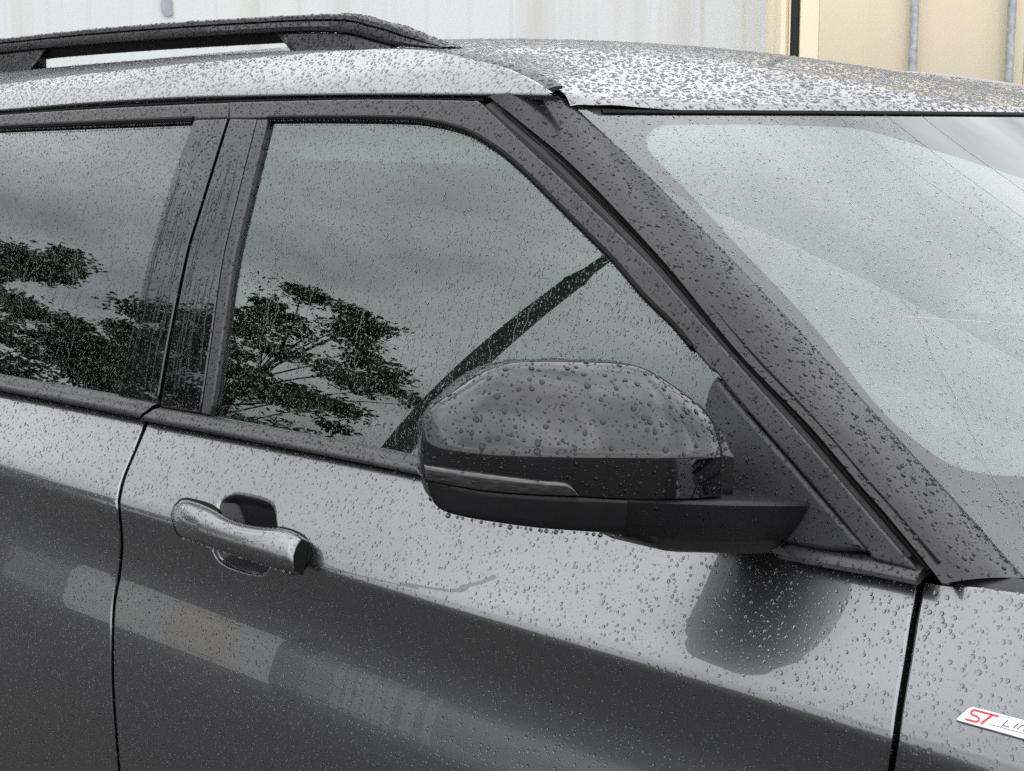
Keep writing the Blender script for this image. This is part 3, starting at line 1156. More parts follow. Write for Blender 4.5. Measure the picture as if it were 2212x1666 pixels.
# lower matte shell
HBC = curve_on([(922, 1034), (927, 1060), (935, 1082), (951, 1100), (984, 1113), (1047, 1126), (1159, 1142), (1260, 1150), (1352, 1156)], 0.72)
s_arm = ms(m_plane(1352, 1110, 0.06))
rows = []
for s_ in S_TIP - (S_TIP - s_arm) * np.concatenate([[0.012, 0.016], np.linspace(0.022, 0.2, 12), np.linspace(0.23, 1, 22)]):
    zt = crv(BOTC, s_) - 0.0018
    zb_ = min(crv(HBC, s_), zt - 0.001)
    f = float(f_bulge(s_))
    base = np.array([M0[0] + md[0] * s_, M0[1] + md[1] * s_, 0])
    thick = 0.050 * min(1, (S_TIP - s_) / 0.05) ** 0.5 + 0.008
    row = [base - MN * thick + np.array([0, 0, zt]), base + MN * (f * 0.90) + np.array([0, 0, zt]), base + MN * (f * 0.925) + np.array([0, 0, zt - 0.0025])]
    for k in np.linspace(0.15, 0.82, 6):
        row.append(base + MN * (f * (0.925 - 0.13 * k ** 1.5)) + np.array([0, 0, zt + (zb_ - zt) * k]))
    row.append(base + MN * (f * 0.76) + np.array([0, 0, zt + (zb_ - zt) * 0.95]))
    row.append(base + MN * (f * 0.66) + np.array([0, 0, zb_]))
    row.append(base - MN * thick * 0.9 + np.array([0, 0, zb_ + 0.003]))
    rows.append(row)
LOWER_ROWS = rows
lower_shell = closed(grid_mesh('mirror_lower_shell', np.array(rows), 'mirror_plastic', side_mirror, close_v=True), 45)

# turn signal lens along the outer half
LTC = curve_on([(915, 1001), (930, 1006), (1055, 1023), (1159, 1036), (1215, 1041), (1232, 1047), (1243, 1058), (1250, 1069)], 0.96)
LBC = curve_on([(915, 1030), (930, 1038), (1000, 1051), (1055, 1060), (1150, 1067), (1250, 1071)], 0.93)
s_l = max(LTC[:, 0].min(), LBC[:, 0].min())
rows = []
for s_ in S_TIP - 0.002 - (S_TIP - 0.002 - s_l) * np.concatenate([np.linspace(0, 0.25, 14), np.linspace(0.28, 0.9, 14), np.linspace(0.92, 1, 8)]):
    f = float(f_bulge(s_))
    base = np.array([M0[0] + md[0] * s_, M0[1] + md[1] * s_, 0])
    zt, zb_ = crv(LTC, s_), min(crv(LBC, s_), crv(LTC, s_) - 0.0002)
    row = []
    for k, o in ((0, -0.004), (0.02, 0.0012), (0.12, 0.0026), (0.3, 0.0032), (0.6, 0.0030), (0.9, 0.0022), (1.0, 0.0010), (1.02, -0.004)):
        row.append(base + MN * (f * (0.97 - 0.03 * k) + o) + MD * 0.0012 + np.array([0, 0, zt + (zb_ - zt) * k]))
    rows.append(row)
grid_mesh('turn_signal_lens', np.array(rows), 'lens_clear', side_mirror, sharp=60)

# arm from the shell to the sail
n_arm = 14
rows = []
f_a = float(f_bulge(s_arm))
pa_t, pa_b = m_plane(1358, 1081, f_a * 0.92), m_plane(1330, 1155, f_a * 0.74)
S_ARM = S_TRIM.offset(0.002)
pb_t, pb_b = S_ARM.hit(1748, 1090), S_ARM.hit(1702, 1168)
for k in np.linspace(0, 1, n_arm):
    t_, b_ = pa_t * (1 - k) + pb_t * k, pa_b * (1 - k) + pb_b * k
    bow = 0.006 * math.sin(k * math.pi)
    t_ = t_ + MN * bow
    b_ = b_ + MN * bow
    back = np.array([-0.085, 0.0, 0.0]) * (1 - 0.0 * k)
    row = [t_ + back + np.array([0, 0, 0.002]), t_ + np.array([-0.010, 0, 0.0025]), t_ + np.array([-0.003, 0, 0.0015]), t_ + np.array([0, 0, -0.0015]),
           t_ * 0.5 + b_ * 0.5 + MN * 0.001, b_ + np.array([0, 0, 0.004]), b_ + np.array([-0.004, 0, 0]), b_ + back * 0.9 + np.array([0, 0, 0.004])]
    rows.append(row)
ARM = np.array(rows)
g = grid_mesh('mirror_arm', ARM, 'mirror_plastic', side_mirror, sharp=40, close_v=True)
bm = bmesh.new()
bm.from_mesh(g.data)
bmesh.ops.holes_fill(bm, edges=[e for e in bm.edges if e.is_boundary])
bmesh.ops.recalc_face_normals(bm, faces=bm.faces[:])
bm.to_mesh(g.data)
bm.free()
g.data.set_sharp_from_angle(angle=R(40))
mirror_arm = g
# underside cover of the arm
ua, ub = m_plane(1372, 1162, 0.02), S_ARM.hit(1690, 1172) + np.array([-0.01, -0.004, 0])
rows = []
for k in np.linspace(0, 1, 12):
    c_ = ua * (1 - k) + ub * k
    hgt = 0.012 * min(1, k * 5) * min(1, (1 - k) * 8 + 0.3)
    row = [c_ + np.array([0.012, 0, 0.012]), c_ + np.array([0.012, 0, 0.003 - hgt]), c_ + np.array([0.004, 0, -hgt]), c_ + np.array([-0.06, 0, -hgt]), c_ + np.array([-0.07, 0, 0.012])]
    rows.append(row)
g = grid_mesh('arm_underside', np.array(rows), 'mirror_plastic', side_mirror, sharp=40, close_v=True)
bm = bmesh.new()
bm.from_mesh(g.data)
bmesh.ops.holes_fill(bm, edges=[e for e in bm.edges if e.is_boundary])
bmesh.ops.recalc_face_normals(bm, faces=bm.faces[:])
bm.to_mesh(g.data)
bm.free()
# mirror glass on the rear side
q = [CAPG[k][0] + np.array([0, 0, -0.006]) for k in range(6, len(CAPG) - 6, 4)]
q2 = [CAPG[k][-1] + np.array([0, 0, 0.006]) for k in range(6, len(CAPG) - 6, 4)]
V = np.array(q + q2[::-1]) - MN * 0.004
m, nt, b = mat('mirror_silver')
pset(b, Base_Color=(0.8, 0.8, 0.8), Metallic=1.0, Roughness=0.02)
mesh_np('mirror_glass', V, [list(range(len(V)))], 'mirror_silver', side_mirror, smooth=False)

# ---- badge on the fender
S_BD = SB.offset(0.0035)
bz = lambda x, y: (1995.3 + x * 0.09805, 1476.0 + y * 0.09805)
plate = [bz(*p) for p in [(722, 812), (735, 765), (800, 700), (1000, 545), (1065, 522), (1200, 548), (2212, 815), (2800, 975), (3300, 1110), (3320, 1180), (3250, 1320), (3080, 1480), (2212, 1232), (1500, 1030), (800, 838)]]
lp = S_BD.uvs(S_BD.hits(np.array(plate)))
badge = panel('badge', S_BD, lp, 'badge_white', fender, step=(0.05, 0.05), r=0.0008, depth=0.004)
S_BB = SB.offset(0.0015)
plate2 = [(p[0] - 0.6, p[1] + 3.4) for p in plate]
lp = S_BB.uvs(S_BB.hits(np.array(plate2)))
panel('badge_base', S_BB, lp, 'badge_dark', badge, step=(0.05, 0.05), r=0.0006, depth=0.003)
S_LT = SB.offset(0.0040)


def stroke(name, pts, w, material, n=4, parent=None):
    pts = crom([bz(*p) for p in pts], n)
    T = np.gradient(pts, axis=0)
    T /= np.maximum(np.linalg.norm(T, axis=1, keepdims=True), 1e-9)
    Nn_ = np.stack([-T[:, 1], T[:, 0]], 1) * (w * 0.09805 / 2)
    A, B_ = S_LT.hits(pts + Nn_), S_LT.hits(pts - Nn_)
    V = np.vstack([A, B_])
    k = len(A)
    return mesh_np(name, V, [[i, i + 1, k + i + 1, k + i] for i in range(k - 1)], material, parent, smooth=False)


stroke('badge_letter', [(1655, 735), (1500, 690), (1300, 640), (1140, 595), (1070, 603), (1045, 650), (1075, 697), (1170, 730), (1215, 775), (1200, 832), (1140, 848), (1040, 822), (915, 790)], 46, 'badge_red', parent=badge)
stroke('badge_letter', [(1500, 712), (1420, 770), (1340, 830), (1255, 900)], 50, 'badge_red', parent=badge)
stroke('badge_letter', [(1858, 812), (1735, 925)], 22, 'badge_dark', parent=badge)
stroke('badge_letter', [(1735, 925), (1888, 968)], 22, 'badge_dark', parent=badge)
stroke('badge_letter', [(2090, 880), (1968, 992)], 22, 'badge_dark', parent=badge)
stroke('badge_letter', [(2050, 1018), (2150, 935), (2200, 930), (2240, 960), (2190, 1062)], 22, 'badge_dark', parent=badge)
stroke('badge_letter', [(2330, 1045), (2470, 1075), (2460, 1020), (2390, 1000), (2320, 1050), (2330, 1095), (2430, 1120)], 22, 'badge_dark', parent=badge)
stroke('badge_letter', [(1445, 902), (2212, 1110), (2900, 1300)], 14, 'badge_dark', parent=badge)

# ---- far side, seen through the glass: mirrored shells
def mirror_copy(o, parent):
    me = o.data.copy()
    if me.has_custom_normals:
        bm_ = bmesh.new()
        bm_.from_mesh(me)
        me2 = bpy.data.meshes.new(me.name)
        bm_.to_mesh(me2)
        for mm in me.materials:
            me2.materials.append(mm)
        bm_.free()
        me = me2
        if 'custom_normal' in me.attributes:
            me.attributes.remove(me.attributes['custom_normal'])
    me.transform(Matrix.Scale(-1, 4, (0, 1, 0)))
    me.flip_normals()
    me.shade_smooth()
    me.set_sharp_from_angle(angle=R(40))
    c_ = bpy.data.objects.new(o.name.split('.')[0], me)
    COL.objects.link(c_)
    c_.parent = parent
    if parent.type == 'EMPTY':
        c_.matrix_parent_inverse = Matrix.Translation(-parent.location)
    return c_


for root in (front_door, rear_door):
    r2 = mirror_copy(root, car)
    for ch in list(root.children):
        if ch.name.split('.')[0] in ('window_glass', 'door_frame', 'pillar_cover', 'belt_trim', 'mirror_sail', 'glass_run_channel'):
            mirror_copy(ch, r2)
for ch in list(car.children):
    if ch.name.split('.')[0] in ('roof_side_panel', 'front_pillar', 'front_fender', 'pillar_gap_seal') and not ch.name.endswith('.far'):
        c_ = mirror_copy(ch, car)
        c_.name = ch.name.split('.')[0]

# rear quarters, beyond the frame: close the body behind the rear doors
for mi in (False, True):
    lp = np.array([(-2.068, z_belt(-2.06) - 0.01), (-3.3, z_belt(-3.0) + 0.02), (-3.3, 0.50)] + arch(-2.47, 160, 8) + [(-2.068, 0.44)])
    panel('rear_quarter', SB, lp, 'grey_paint', car, mirror=mi, r=0.003)
    lp = np.array([(-2.02, 1.115), (-2.02, 1.57), (-2.9, 1.55), (-3.3, 1.13)])
    panel('quarter_window', SG, lp, 'black_gloss', car, mirror=mi, r=0.003)
    lp = np.array([(-2.15, 1.56), (-2.15, 1.645), (-3.2, 1.61), (-3.2, 1.53)])
    panel('roof_side_extension', SR, lp, 'grey_paint', car, mirror=mi, r=0.003)

# ---- cabin
bm = bmesh.new()
box_bm(bm, (-3.2, -0.88, 0.30), (0.25, 0.88, 0.36))
box_bm(bm, (0.12, -0.86, 0.36), (0.25, 0.86, 1.0))
box_bm(bm, (-3.2, -0.86, 0.36), (-3.1, 0.86, 1.5))
bm_obj('cabin_floor', bm, 'interior_dark', car)
for sgn in (-1, 1):
    bm = bmesh.new()
    box_bm(bm, (-3.1, sgn * 0.875 - 0.035, 0.36), (0.1, sgn * 0.875 + 0.035, 1.135), 0.015)
    bm_obj('door_lining', bm, 'interior_dark', car)
for sgn in (-1, 1):
    # lining of the roof edge and the pillars
    rows = [[(x, sgn * 0.58, float(roof_fn(x, 0.58)) - 0.03), (x, sgn * 0.66, 1.585), (x, sgn * 0.715, 1.545), (x, sgn * 0.732, 1.495)] for x in np.linspace(-0.72, -3.1, 30)]
    grid_mesh('roof_edge_lining', np.array(rows), 'headliner', car)
    p = mid + np.array([-0.03, 0.040, -0.012])
    p[:, 1] *= -sgn
    sweep('pillar_lining', p, (0, 0.5, 0.8), circ(0.040, 0.022, 10), 'interior_dark', car)
    rows = []
    for z in np.linspace(1.10, 1.57, 8):
        y = sgn * (-float(G_fn(-1.28, z)) - 0.03)
        rows.append([(-1.38, y, z), (-1.36, y - sgn * 0.03, z), (-1.20, y - sgn * 0.03, z), (-1.18, y, z)])
    grid_mesh('pillar_lining', np.array(rows), 'interior_dark', car)
# dashboard: swept section
sec = [(0.30, 1.02), (0.22, 1.075), (0.05, 1.085), (-0.18, 1.08), (-0.27, 1.06), (-0.30, 1.02), (-0.28, 0.92), (-0.20, 0.82), (0.10, 0.75), (0.30, 0.80)]
rows = []
for y in np.linspace(-0.80, 0.80, 24):
    k = 1 - (y / 0.80) ** 2
    rows.append([(x + 0.10 * (k - 0.5), y, z + 0.012 * k) for x, z in sec])
simple('dash_plastic', (0.05, 0.05, 0.052), 0.55, bmp=0.3, bscale=600)
g = grid_mesh('dashboard', np.array(rows), 'dash_plastic', car, close_v=True, sharp=50)


def rounded(name, lo, hi, bev, material, parent, M=None, sub=True):
    bm_ = bmesh.new()
    box_bm(bm_, lo, hi, bev, 4, M)
    return bm_obj(name, bm_, material, parent, sharp=60)


def seat(y, x, parent):
    cush = rounded('front_seat' if x > -1.6 else 'rear_seat', (x - 0.02, y - 0.26, 0.62), (x + 0.52, y + 0.26, 0.80), 0.06, 'seat_leather', parent)
    Mb = Matrix.Translation((x - 0.02, y, 0.72)) @ Matrix.Rotation(R(-20), 4, 'Y')
    rounded('seat_back', (-0.08, -0.25, 0.0), (0.07, 0.25, 0.60), 0.06, 'seat_leather', cush, Mb)
    rounded('headrest', (-0.06, -0.13, 0.645), (0.05, 0.13, 0.82), 0.05, 'seat_leather', cush, Mb)
    for dy in (-0.06, 0.06):
        rounded('headrest_post', (-0.008, dy - 0.006, 0.58), (0.004, dy + 0.006, 0.67), 0.002, 'galvanised', cush, Mb)
    return cush


for y in (-0.38, 0.38):
    seat(y, -1.25, car)
for y in (-0.42, 0.42):
    seat(y, -2.15, car)
# steering wheel on the far side
bm = bmesh.new()
th = np.linspace(0, 2 * math.pi, 33)
cw = np.array([-0.47, 0.38, 1.02])
ax1, ax2 = np.array([0, 1, 0]), np.array([0.42, 0, 0.907])
bm.free()
P = np.array([cw + 0.18 * (math.cos(t) * ax1 + math.sin(t) * ax2) for t in th])
sw = sweep('steering_wheel', P, np.cross(ax1, ax2), circ(0.016, 0.016, 8), 'interior_dark', car, caps=False)
for t in (0, math.pi, -math.pi / 2):
    d = math.cos(t) * ax1 + math.sin(t) * ax2
    sweep('wheel_spoke', np.array([cw + d * 0.03, cw + d * 0.17]), np.cross(ax1, ax2), circ(0.02, 0.008, 8), 'interior_dark', sw)
rounded('wheel_hub', (-0.03, -0.07, -0.06), (0.03, 0.07, 0.06), 0.02, 'interior_dark', sw, Matrix.Translation(cw) @ Matrix.Rotation(R(-25), 4, 'Y'))
sweep('steering_column', np.array([cw, cw + np.array([0.25, 0, -0.10])]), (0, 1, 0), circ(0.035, 0.035, 10), 'interior_dark', sw)
# rear view mirror and sensor box behind the screen
P0 = S_FRIT.P(0.0, 1.485)
rounded('sensor_housing', (-0.06, -0.07, -0.035), (0.05, 0.07, 0.0), 0.012, 'interior_dark', car, Matrix.Translation(P0 + np.array([-0.03, 0, -0.014])) @ Matrix.Rotation(R(29), 4, 'Y'))
rounded('rear_view_mirror', (-0.015, -0.12, -0.035), (0.02, 0.12, 0.035), 0.012, 'interior_dark', car, Matrix.Translation(P0 + np.array([-0.13, 0.0, -0.06])) @ Matrix.Rotation(R(12), 4, 'Z'))

# bonnet and cowl ahead of the screen
fy = np.array([float(B_fn(x, z)) for x, z in FTOP]) + 0.007
base_z = bot_z - 0.012


def hood_z(x, y):
    ze = float(np.interp(x, FTOP[:, 0], FTOP[:, 1]))
    ye = -float(np.interp(x, FTOP[:, 0], fy))
    return ze - 0.003 + 0.045 * (1 - (abs(y) / ye) ** 2.4) * min(1, 0.25 + max(0, x) * 0.9)


rows = []
for k in np.linspace(0, 1, 30):
    row = []
    for v_ in np.linspace(-1, 1, 49):
        y0 = v_ * 0.88
        xr = float(W_fn(y0, bot_z - 0.05 * (1 - min(1, (y0 / bot_y) ** 2)))) + 0.055
        x = xr + (1.16 - 0.10 * v_ ** 2 - xr) * k
        ye = -float(np.interp(x, FTOP[:, 0], fy))
        row.append((x, v_ * ye, hood_z(x, v_ * ye) - 0.25 * max(0, k - 0.9) ** 1.5))
    rows.append(row)
grid_mesh('bonnet', np.array(rows), 'grey_paint', car, sharp=60)
rows = []
for v_ in np.linspace(-1, 1, 49):
    y = v_ * 0.86
    zb0 = bot_z - 0.05 * (1 - min(1, (y / bot_y) ** 2))
    x = float(W_fn(y, zb0))
    rows.append([(x - 0.02, y, zb0 - 0.006), (x + 0.02, y, zb0 - 0.022), (x + 0.10, y, zb0 - 0.030)])
grid_mesh('cowl', np.array(rows), 'trim_black', car, sharp=60)
# nose
rows = []
for z, ox in ((1.02, 0.0), (0.97, 0.06), (0.80, 0.09), (0.62, 0.10), (0.45, 0.07), (0.32, 0.02)):
    rows.append([(1.12 + ox + 0.06 * (1 - v_ ** 2) - 0.10 * abs(v_) ** 6, v_ * 0.97, z) for v_ in np.linspace(-1, 1, 33)])
grid_mesh('bumper', np.array(rows), 'grey_paint', car, sharp=60, flip=True)
# sills and wheels
for sgn in (-1, 1):
    bm = bmesh.new()
    box_bm(bm, (-2.02, sgn * 0.93 - 0.05, 0.26), (0.18, sgn * 0.93 + 0.05, 0.42), 0.02)
    bm_obj('sill', bm, 'trim_black', car)
tyre_prof = [(0.24, -0.11), (0.30, -0.12), (0.345, -0.115), (0.36, -0.09), (0.362, 0), (0.36, 0.09), (0.345, 0.115), (0.30, 0.12), (0.24, 0.11)]
rim_prof = [(0.245, -0.10), (0.235, -0.09), (0.215, -0.06), (0.12, -0.045), (0.05, -0.06), (0.0, -0.06)]


def lathe(name, prof, c_, material, parent):
    P = np.array([[(c_[0] + r_ * math.cos(t), c_[1] + o, c_[2] + r_ * math.sin(t)) for t in np.linspace(0, 2 * math.pi, 40, endpoint=False)] for r_, o in prof])
    return grid_mesh(name, P, material, parent, close_v=True, sharp=40)


for x in (0.62, -2.47):
    for sgn in (-1, 1):
        w_ = lathe('wheel', tyre_prof, (x, sgn * 0.86, 0.362), 'rubber', car)
        lathe('wheel_rim', [(r_, -sgn * -1 * o) for r_, o in rim_prof], (x, sgn * 0.86, 0.362), 'galvanised', w_)

# ================================================================ the place
def g_mat_ground():
    m, nt, b = mat('wet_asphalt')
    pset(b, Roughness=0.9, Specular_IOR_Level=0.06)
    n1 = noise_node(nt, 0.7, 5, 0.6)
    n2 = noise_node(nt, 160, 3, 0.7)
    mx = nt.nodes.new('ShaderNodeMix')
    mx.data_type = 'FLOAT'
    mx.inputs['Factor'].default_value = 0.45
    nt.links.new(n1.outputs['Fac'], mx.inputs['A'])
    nt.links.new(n2.outputs['Fac'], mx.inputs['B'])
    r = ramp(nt, mx.outputs['Result'], [(0.3, (0.038, 0.038, 0.039)), (0.7, (0.09, 0.088, 0.084))])
    nt.links.new(r.outputs[0], b.inputs['Base Color'])
    rr = ramp(nt, n1.outputs['Fac'], [(0.42, (0.45, 0.45, 0.45)), (0.62, (0.8, 0.8, 0.8))])
    nt.links.new(rr.outputs[0], b.inputs['Roughness'])
    bump(nt, b, n2.outputs['Fac'], 0.5, 0.004)


g_mat_ground()
V = [(-400, -400, 0), (400, -400, 0), (400, 400, 0), (-400, 400, 0)]
gr = mesh_np('ground', V, [[0, 1, 2, 3]], 'wet_asphalt', smooth=False)
tag(gr, 'wet dark asphalt yard the car is parked on', 'ground', kind='structure')

FH = np.array([-math.cos(az), math.sin(az), 0])
RH = rt.copy()
DW = 6.6


def lat(px, D=DW):
    return (px - PW / 2) / F * D * math.cos(pitch) 


def zpx(py, D=DW):
    return CAM[2] + (HOR - py) / F * D


def bgp(l, d, z):
    p = np.array([CAM[0], CAM[1], 0]) + FH * d + RH * l
    return np.array([p[0], p[1], z])


MB = Matrix(((RH[0], FH[0], 0, CAM[0]), (RH[1], FH[1], 0, CAM[1]), (0, 0, 1, 0), (0, 0, 0, 1)))   # (lateral, depth, z) -> world


def streak_mat(name, base, stain, amt, scale=6.0):
    m, nt, b = mat(name)
    pset(b, Roughness=0.45, Specular_IOR_Level=0.4)
    n1 = noise_node(nt, scale, 4, 0.6, stretch=(1, 1, 0.03))
    n2 = noise_node(nt, 2.0, 3, 0.5)
    r1 = ramp(nt, n1.outputs['Fac'], [(0.52, (0, 0, 0)), (0.75, (amt, amt, amt))])
    mx = nt.nodes.new('ShaderNodeMix')
    mx.data_type = 'RGBA'
    mx.inputs['A'].default_value = base + (1,)
    mx.inputs['B'].default_value = stain + (1,)
    nt.links.new(r1.outputs[0], mx.inputs['Factor'])
    mx2 = nt.nodes.new('ShaderNodeMix')
    mx2.data_type = 'RGBA'
    mx2.blend_type = 'MULTIPLY'
    mx2.inputs['Factor'].default_value = 0.12
    nt.links.new(mx.outputs['Result'], mx2.inputs['A'])
    nt.links.new(n2.outputs['Color'], mx2.inputs['B'])
    nt.links.new(mx2.outputs['Result'], b.inputs['Base Color'])


streak_mat('white_steel', (0.73, 0.76, 0.76), (0.53, 0.48, 0.37), 0.5)
streak_mat('cream_steel', (0.88, 0.77, 0.57), (0.74, 0.63, 0.45), 0.35)

# white container: corrugated side facing the camera
wc = empty('white_container', bgp(-2.5, DW + 1.2, 0))
tag(wc, 'white painted steel container with rusty streaks behind the roof rail', 'container')
prof = []
l = lat(1688)
l1 = -6.2
per = 0.168
x = l
while x > l1:
    prof += [(x, 0.0), (x - 0.070, 0.0), (x - 0.088, 0.007), (x - 0.150, 0.007), (x - per, 0.0)]
    x -= per
prof = prof[::-1]
V, FF = [], []
for q in prof:
    V.append((q[0], DW + q[1], 0.15))
    V.append((q[0], DW + q[1], 2.45))
for i in range(len(prof) - 1):
    if prof[i] == prof[i + 1]:
        continue
    FF.append([2 * i, 2 * i + 2, 2 * i + 3, 2 * i + 1])
V = np.array([MB @ Vector(v) for v in V])
mesh_np('wall', V, FF, 'white_steel', wc, smooth=False)
bm = bmesh.new()
box_bm(bm, (l1, DW - 0.01, 2.45), (l, DW + 0.10, 2.60), 0.005, 1, MB)
bm_obj('top_rail', bm, 'white_steel', wc)
bm = bmesh.new()
box_bm(bm, (l1, DW - 0.01, 0.0), (l, DW + 0.10, 0.15), 0.005, 1, MB)
bm_obj('bottom_rail', bm, 'white_steel', wc)
bm = bmesh.new()
box_bm(bm, (l1, DW + 0.11, 2.40), (l, DW + 2.4, 2.58), 0, 1, MB)
bm_obj('roof', bm, 'white_steel', wc)
bm = bmesh.new()
box_bm(bm, (l1, DW + 2.35, 0.0), (l, DW + 2.4, 2.40), 0, 1, MB)
bm_obj('back_wall', bm, 'white_steel', wc)
# sealant smear on the wall
pts = [(355, -40), (352, -10), (358, 8), (356, 24), (361, 42), (372, 44), (381, 40), (378, 26), (380, 12), (371, -6), (374, -40)]
cc = [(lat(p[0]), DW - 0.0025, zpx(p[1])) for p in pts]
mesh_np('sealant_patch', [MB @ Vector(v) for v in cc], [list(range(len(cc)))[::-1]], 'sealant', wc, smooth=False)

# cream container: door end with gasket, panels and locking rods
cc_ = empty('cream_container', bgp(lat(1950), DW, 0))
tag(cc_, 'cream container end with black door gasket and galvanised locking rods', 'container')
l0, l2 = lat(1690), lat(1690) + 2.45


def cbox(name, a, c, z0, z1, d0, d1, material, bev=0.003):
    bm_ = bmesh.new()
    box_bm(bm_, (a, d0, z0), (c, d1, z1), bev, 2, MB)
    return bm_obj(name, bm_, material, cc_)


D0 = DW - 0.35
lt = lambda px: lat(px, D0)
cbox('corner_post', lt(1679), lt(1690), 0, 2.6, D0 - 0.02, D0 + 0.14, 'cream_steel')
cbox('corner_post', lt(1690.5), lt(1697), 0, 2.6, D0 + 0.00, D0 + 0.14, 'cream_steel')
cbox('corner_post', lt(1697.5), lt(1701), 0, 2.6, D0 - 0.012, D0 + 0.14, 'cream_steel')
cbox('door_gasket', lt(1701.5), lt(1721), 0.1, 2.55, D0 + 0.004, D0 + 0.1, 'gasket', 0.006)
zr = zpx(192, D0)
cbox('door_panel', lt(1722), lt(1762), 0.1, 2.55, D0 - 0.006, D0 + 0.1, 'cream_steel')
cbox('door_panel', lt(1762.6), lt(2204), zr, 2.55, D0 - 0.002, D0 + 0.1, 'cream_steel')
cbox('door_rib', lt(1762.6), lt(2204), zr - 0.075, zr, D0 + 0.035, D0 + 0.1, 'cream_steel')
cbox('door_panel', lt(1762.6), lt(2204), 0.1, zr - 0.075, D0 - 0.002, D0 + 0.1, 'cream_steel')
cbox('door_panel', lt(2205.2), l2, 0.1, 2.55, D0 - 0.004, D0 + 0.1, 'cream_steel')
cbox('side_wall', lt(1679), lt(1679) + 0.06, 0, 2.6, D0 + 0.14, D0 + 3.0, 'cream_steel')
cbox('container_roof', lt(1679), l2, 2.56, 2.64, D0 - 0.02, D0 + 3.0, 'cream_steel')
for px_ in (1961, 2168, 2420):
    c0 = MB @ Vector((lt(px_), D0 - 0.035, 0.2))
    c1 = MB @ Vector((lt(px_), D0 - 0.035, 2.5))
    rod = sweep('locking_rod', np.array([c0, c1]), tuple(RH), circ(0.0165, 0.0165, 20), 'galvanised', cc_, sharp=60)
    for z in (0.5, 2.1):
        cbox('rod_bracket', lt(px_) - 0.03, lt(px_) + 0.03, z, z + 0.06, D0 - 0.056, D0 - 0.004, 'galvanised')

# ---- behind the camera: trees, pole (all of it mirrored in the windows)
simple('leaf', (0.055, 0.10, 0.026), 0.45, vary=0.5, scale=3)
simple('bark', (0.07, 0.055, 0.042), 0.85, vary=0.3, scale=20)
streak_mat('render_white', (0.86, 0.87, 0.85), (0.5, 0.46, 0.38), 0.4)
simple('slat_grey', (0.50, 0.49, 0.46), 0.6, vary=0.2)
simple('pole_paint', (0.05, 0.055, 0.05), 0.6, vary=0.2)
EYE = np.array([-1.0, -0.9, 0.0])


def at(azd, dist):
    return EYE + np.array([-math.sin(R(azd)), -math.cos(R(azd)), 0]) * dist


def tree(azd, dist, h, rad, z0, seed, label, nl=24000, layers=17, leaf=0.048, lean=0.0):
    r_ = np.random.default_rng(seed)
    p = at(azd, dist)
    t = empty('tree', tuple(p))
    tag(t, label, 'tree', 'trees mirrored in the side windows')
    trunk = np.array([p + np.array([lean * k * k + 0.08 * math.sin(3 * k + seed), 0.06 * math.cos(2 * k), h * 0.9 * k]) for k in np.linspace(0, 1, 12)])
    sweep('trunk', trunk, (1, 0, 0), circ(0.09, 0.09, 10), 'bark', t, scale=np.linspace(1.1, 0.12, 12), sharp=80)
    pads = []
    for i in range(layers):
        k = (i + 0.5) / layers
        zz = z0 + (h - z0) * (k ** 0.85)
        reach = rad * (0.35 + 0.75 * math.sin(math.pi * min(1, 0.12 + 0.80 * k)) ** 0.9) * r_.uniform(0.65, 1.1) * (1 - 0.45 * k)
        for a in range(5):
            th = r_.uniform(0, 2 * math.pi)
            q = r_.uniform(0.35, 1.0)
            end = p + np.array([math.cos(th) * reach * q + lean * k * k, math.sin(th) * reach * q, zz + r_.uniform(-0.25, 0.25)])
            kk = max(0.1, (zz - 0.12 * h) / (0.9 * h) - 0.1)
            st = p + np.array([lean * kk * kk, 0, 0.9 * h * min(kk, 0.98)])
            mid_ = (st + end) / 2 + np.array([0, 0, 0.12])
            if a < 2:
                sweep('limb', crom([st, mid_, end], 3), (0, 0, 1) if abs(end[2] - st[2]) < 1.5 else (1, 0, 0), circ(0.018, 0.018, 6), 'bark', t, scale=np.linspace(1, 0.25, 7), sharp=80)
            pads.append((end, r_.uniform(0.16, 0.46) * (1.1 - 0.4 * k)))
    per_pad = max(20, nl // len(pads))
    VL = []
    for c0, pr in pads:
        o_ = c0 + r_.normal(size=(per_pad, 3)) * np.array([pr * 0.50, pr * 0.50, pr * 0.26])
        u = r_.normal(size=(per_pad, 3)) * np.array([1, 1, 0.7])
        u /= np.linalg.norm(u, axis=1, keepdims=True)
        w = np.cross(u, r_.normal(size=(per_pad, 3)))
        w /= np.linalg.norm(w, axis=1, keepdims=True)
        L = leaf * r_.uniform(0.6, 1.3, (per_pad, 1))
        VL.append(np.stack([o_ - u * L, o_ + w * L * 0.5, o_ + u * L, o_ - w * L * 0.5], 1).reshape(-1, 3))
    V = np.vstack(VL)
    FF = np.arange(len(V)).reshape(-1, 4).tolist()
    mesh_np('crown', V, FF, 'leaf', t, smooth=False)
    return t


tree(55.3, 13.0, 6.1, 2.3, 1.8, 3, 'leafy tree mirrored in the front door window beside the pole')
tree(67.5, 14.0, 5.3, 2.2, 1.8, 5, 'broad leafy tree mirrored in the rear door window')
tree(60.3, 14.5, 5.0, 1.7, 1.0, 11, 'lower leafy tree mirrored in the gloss black door pillar')
tree(76.0, 16.0, 5.6, 2.4, 1.8, 8, 'leafy tree mirrored at the outer edge of the rear window')

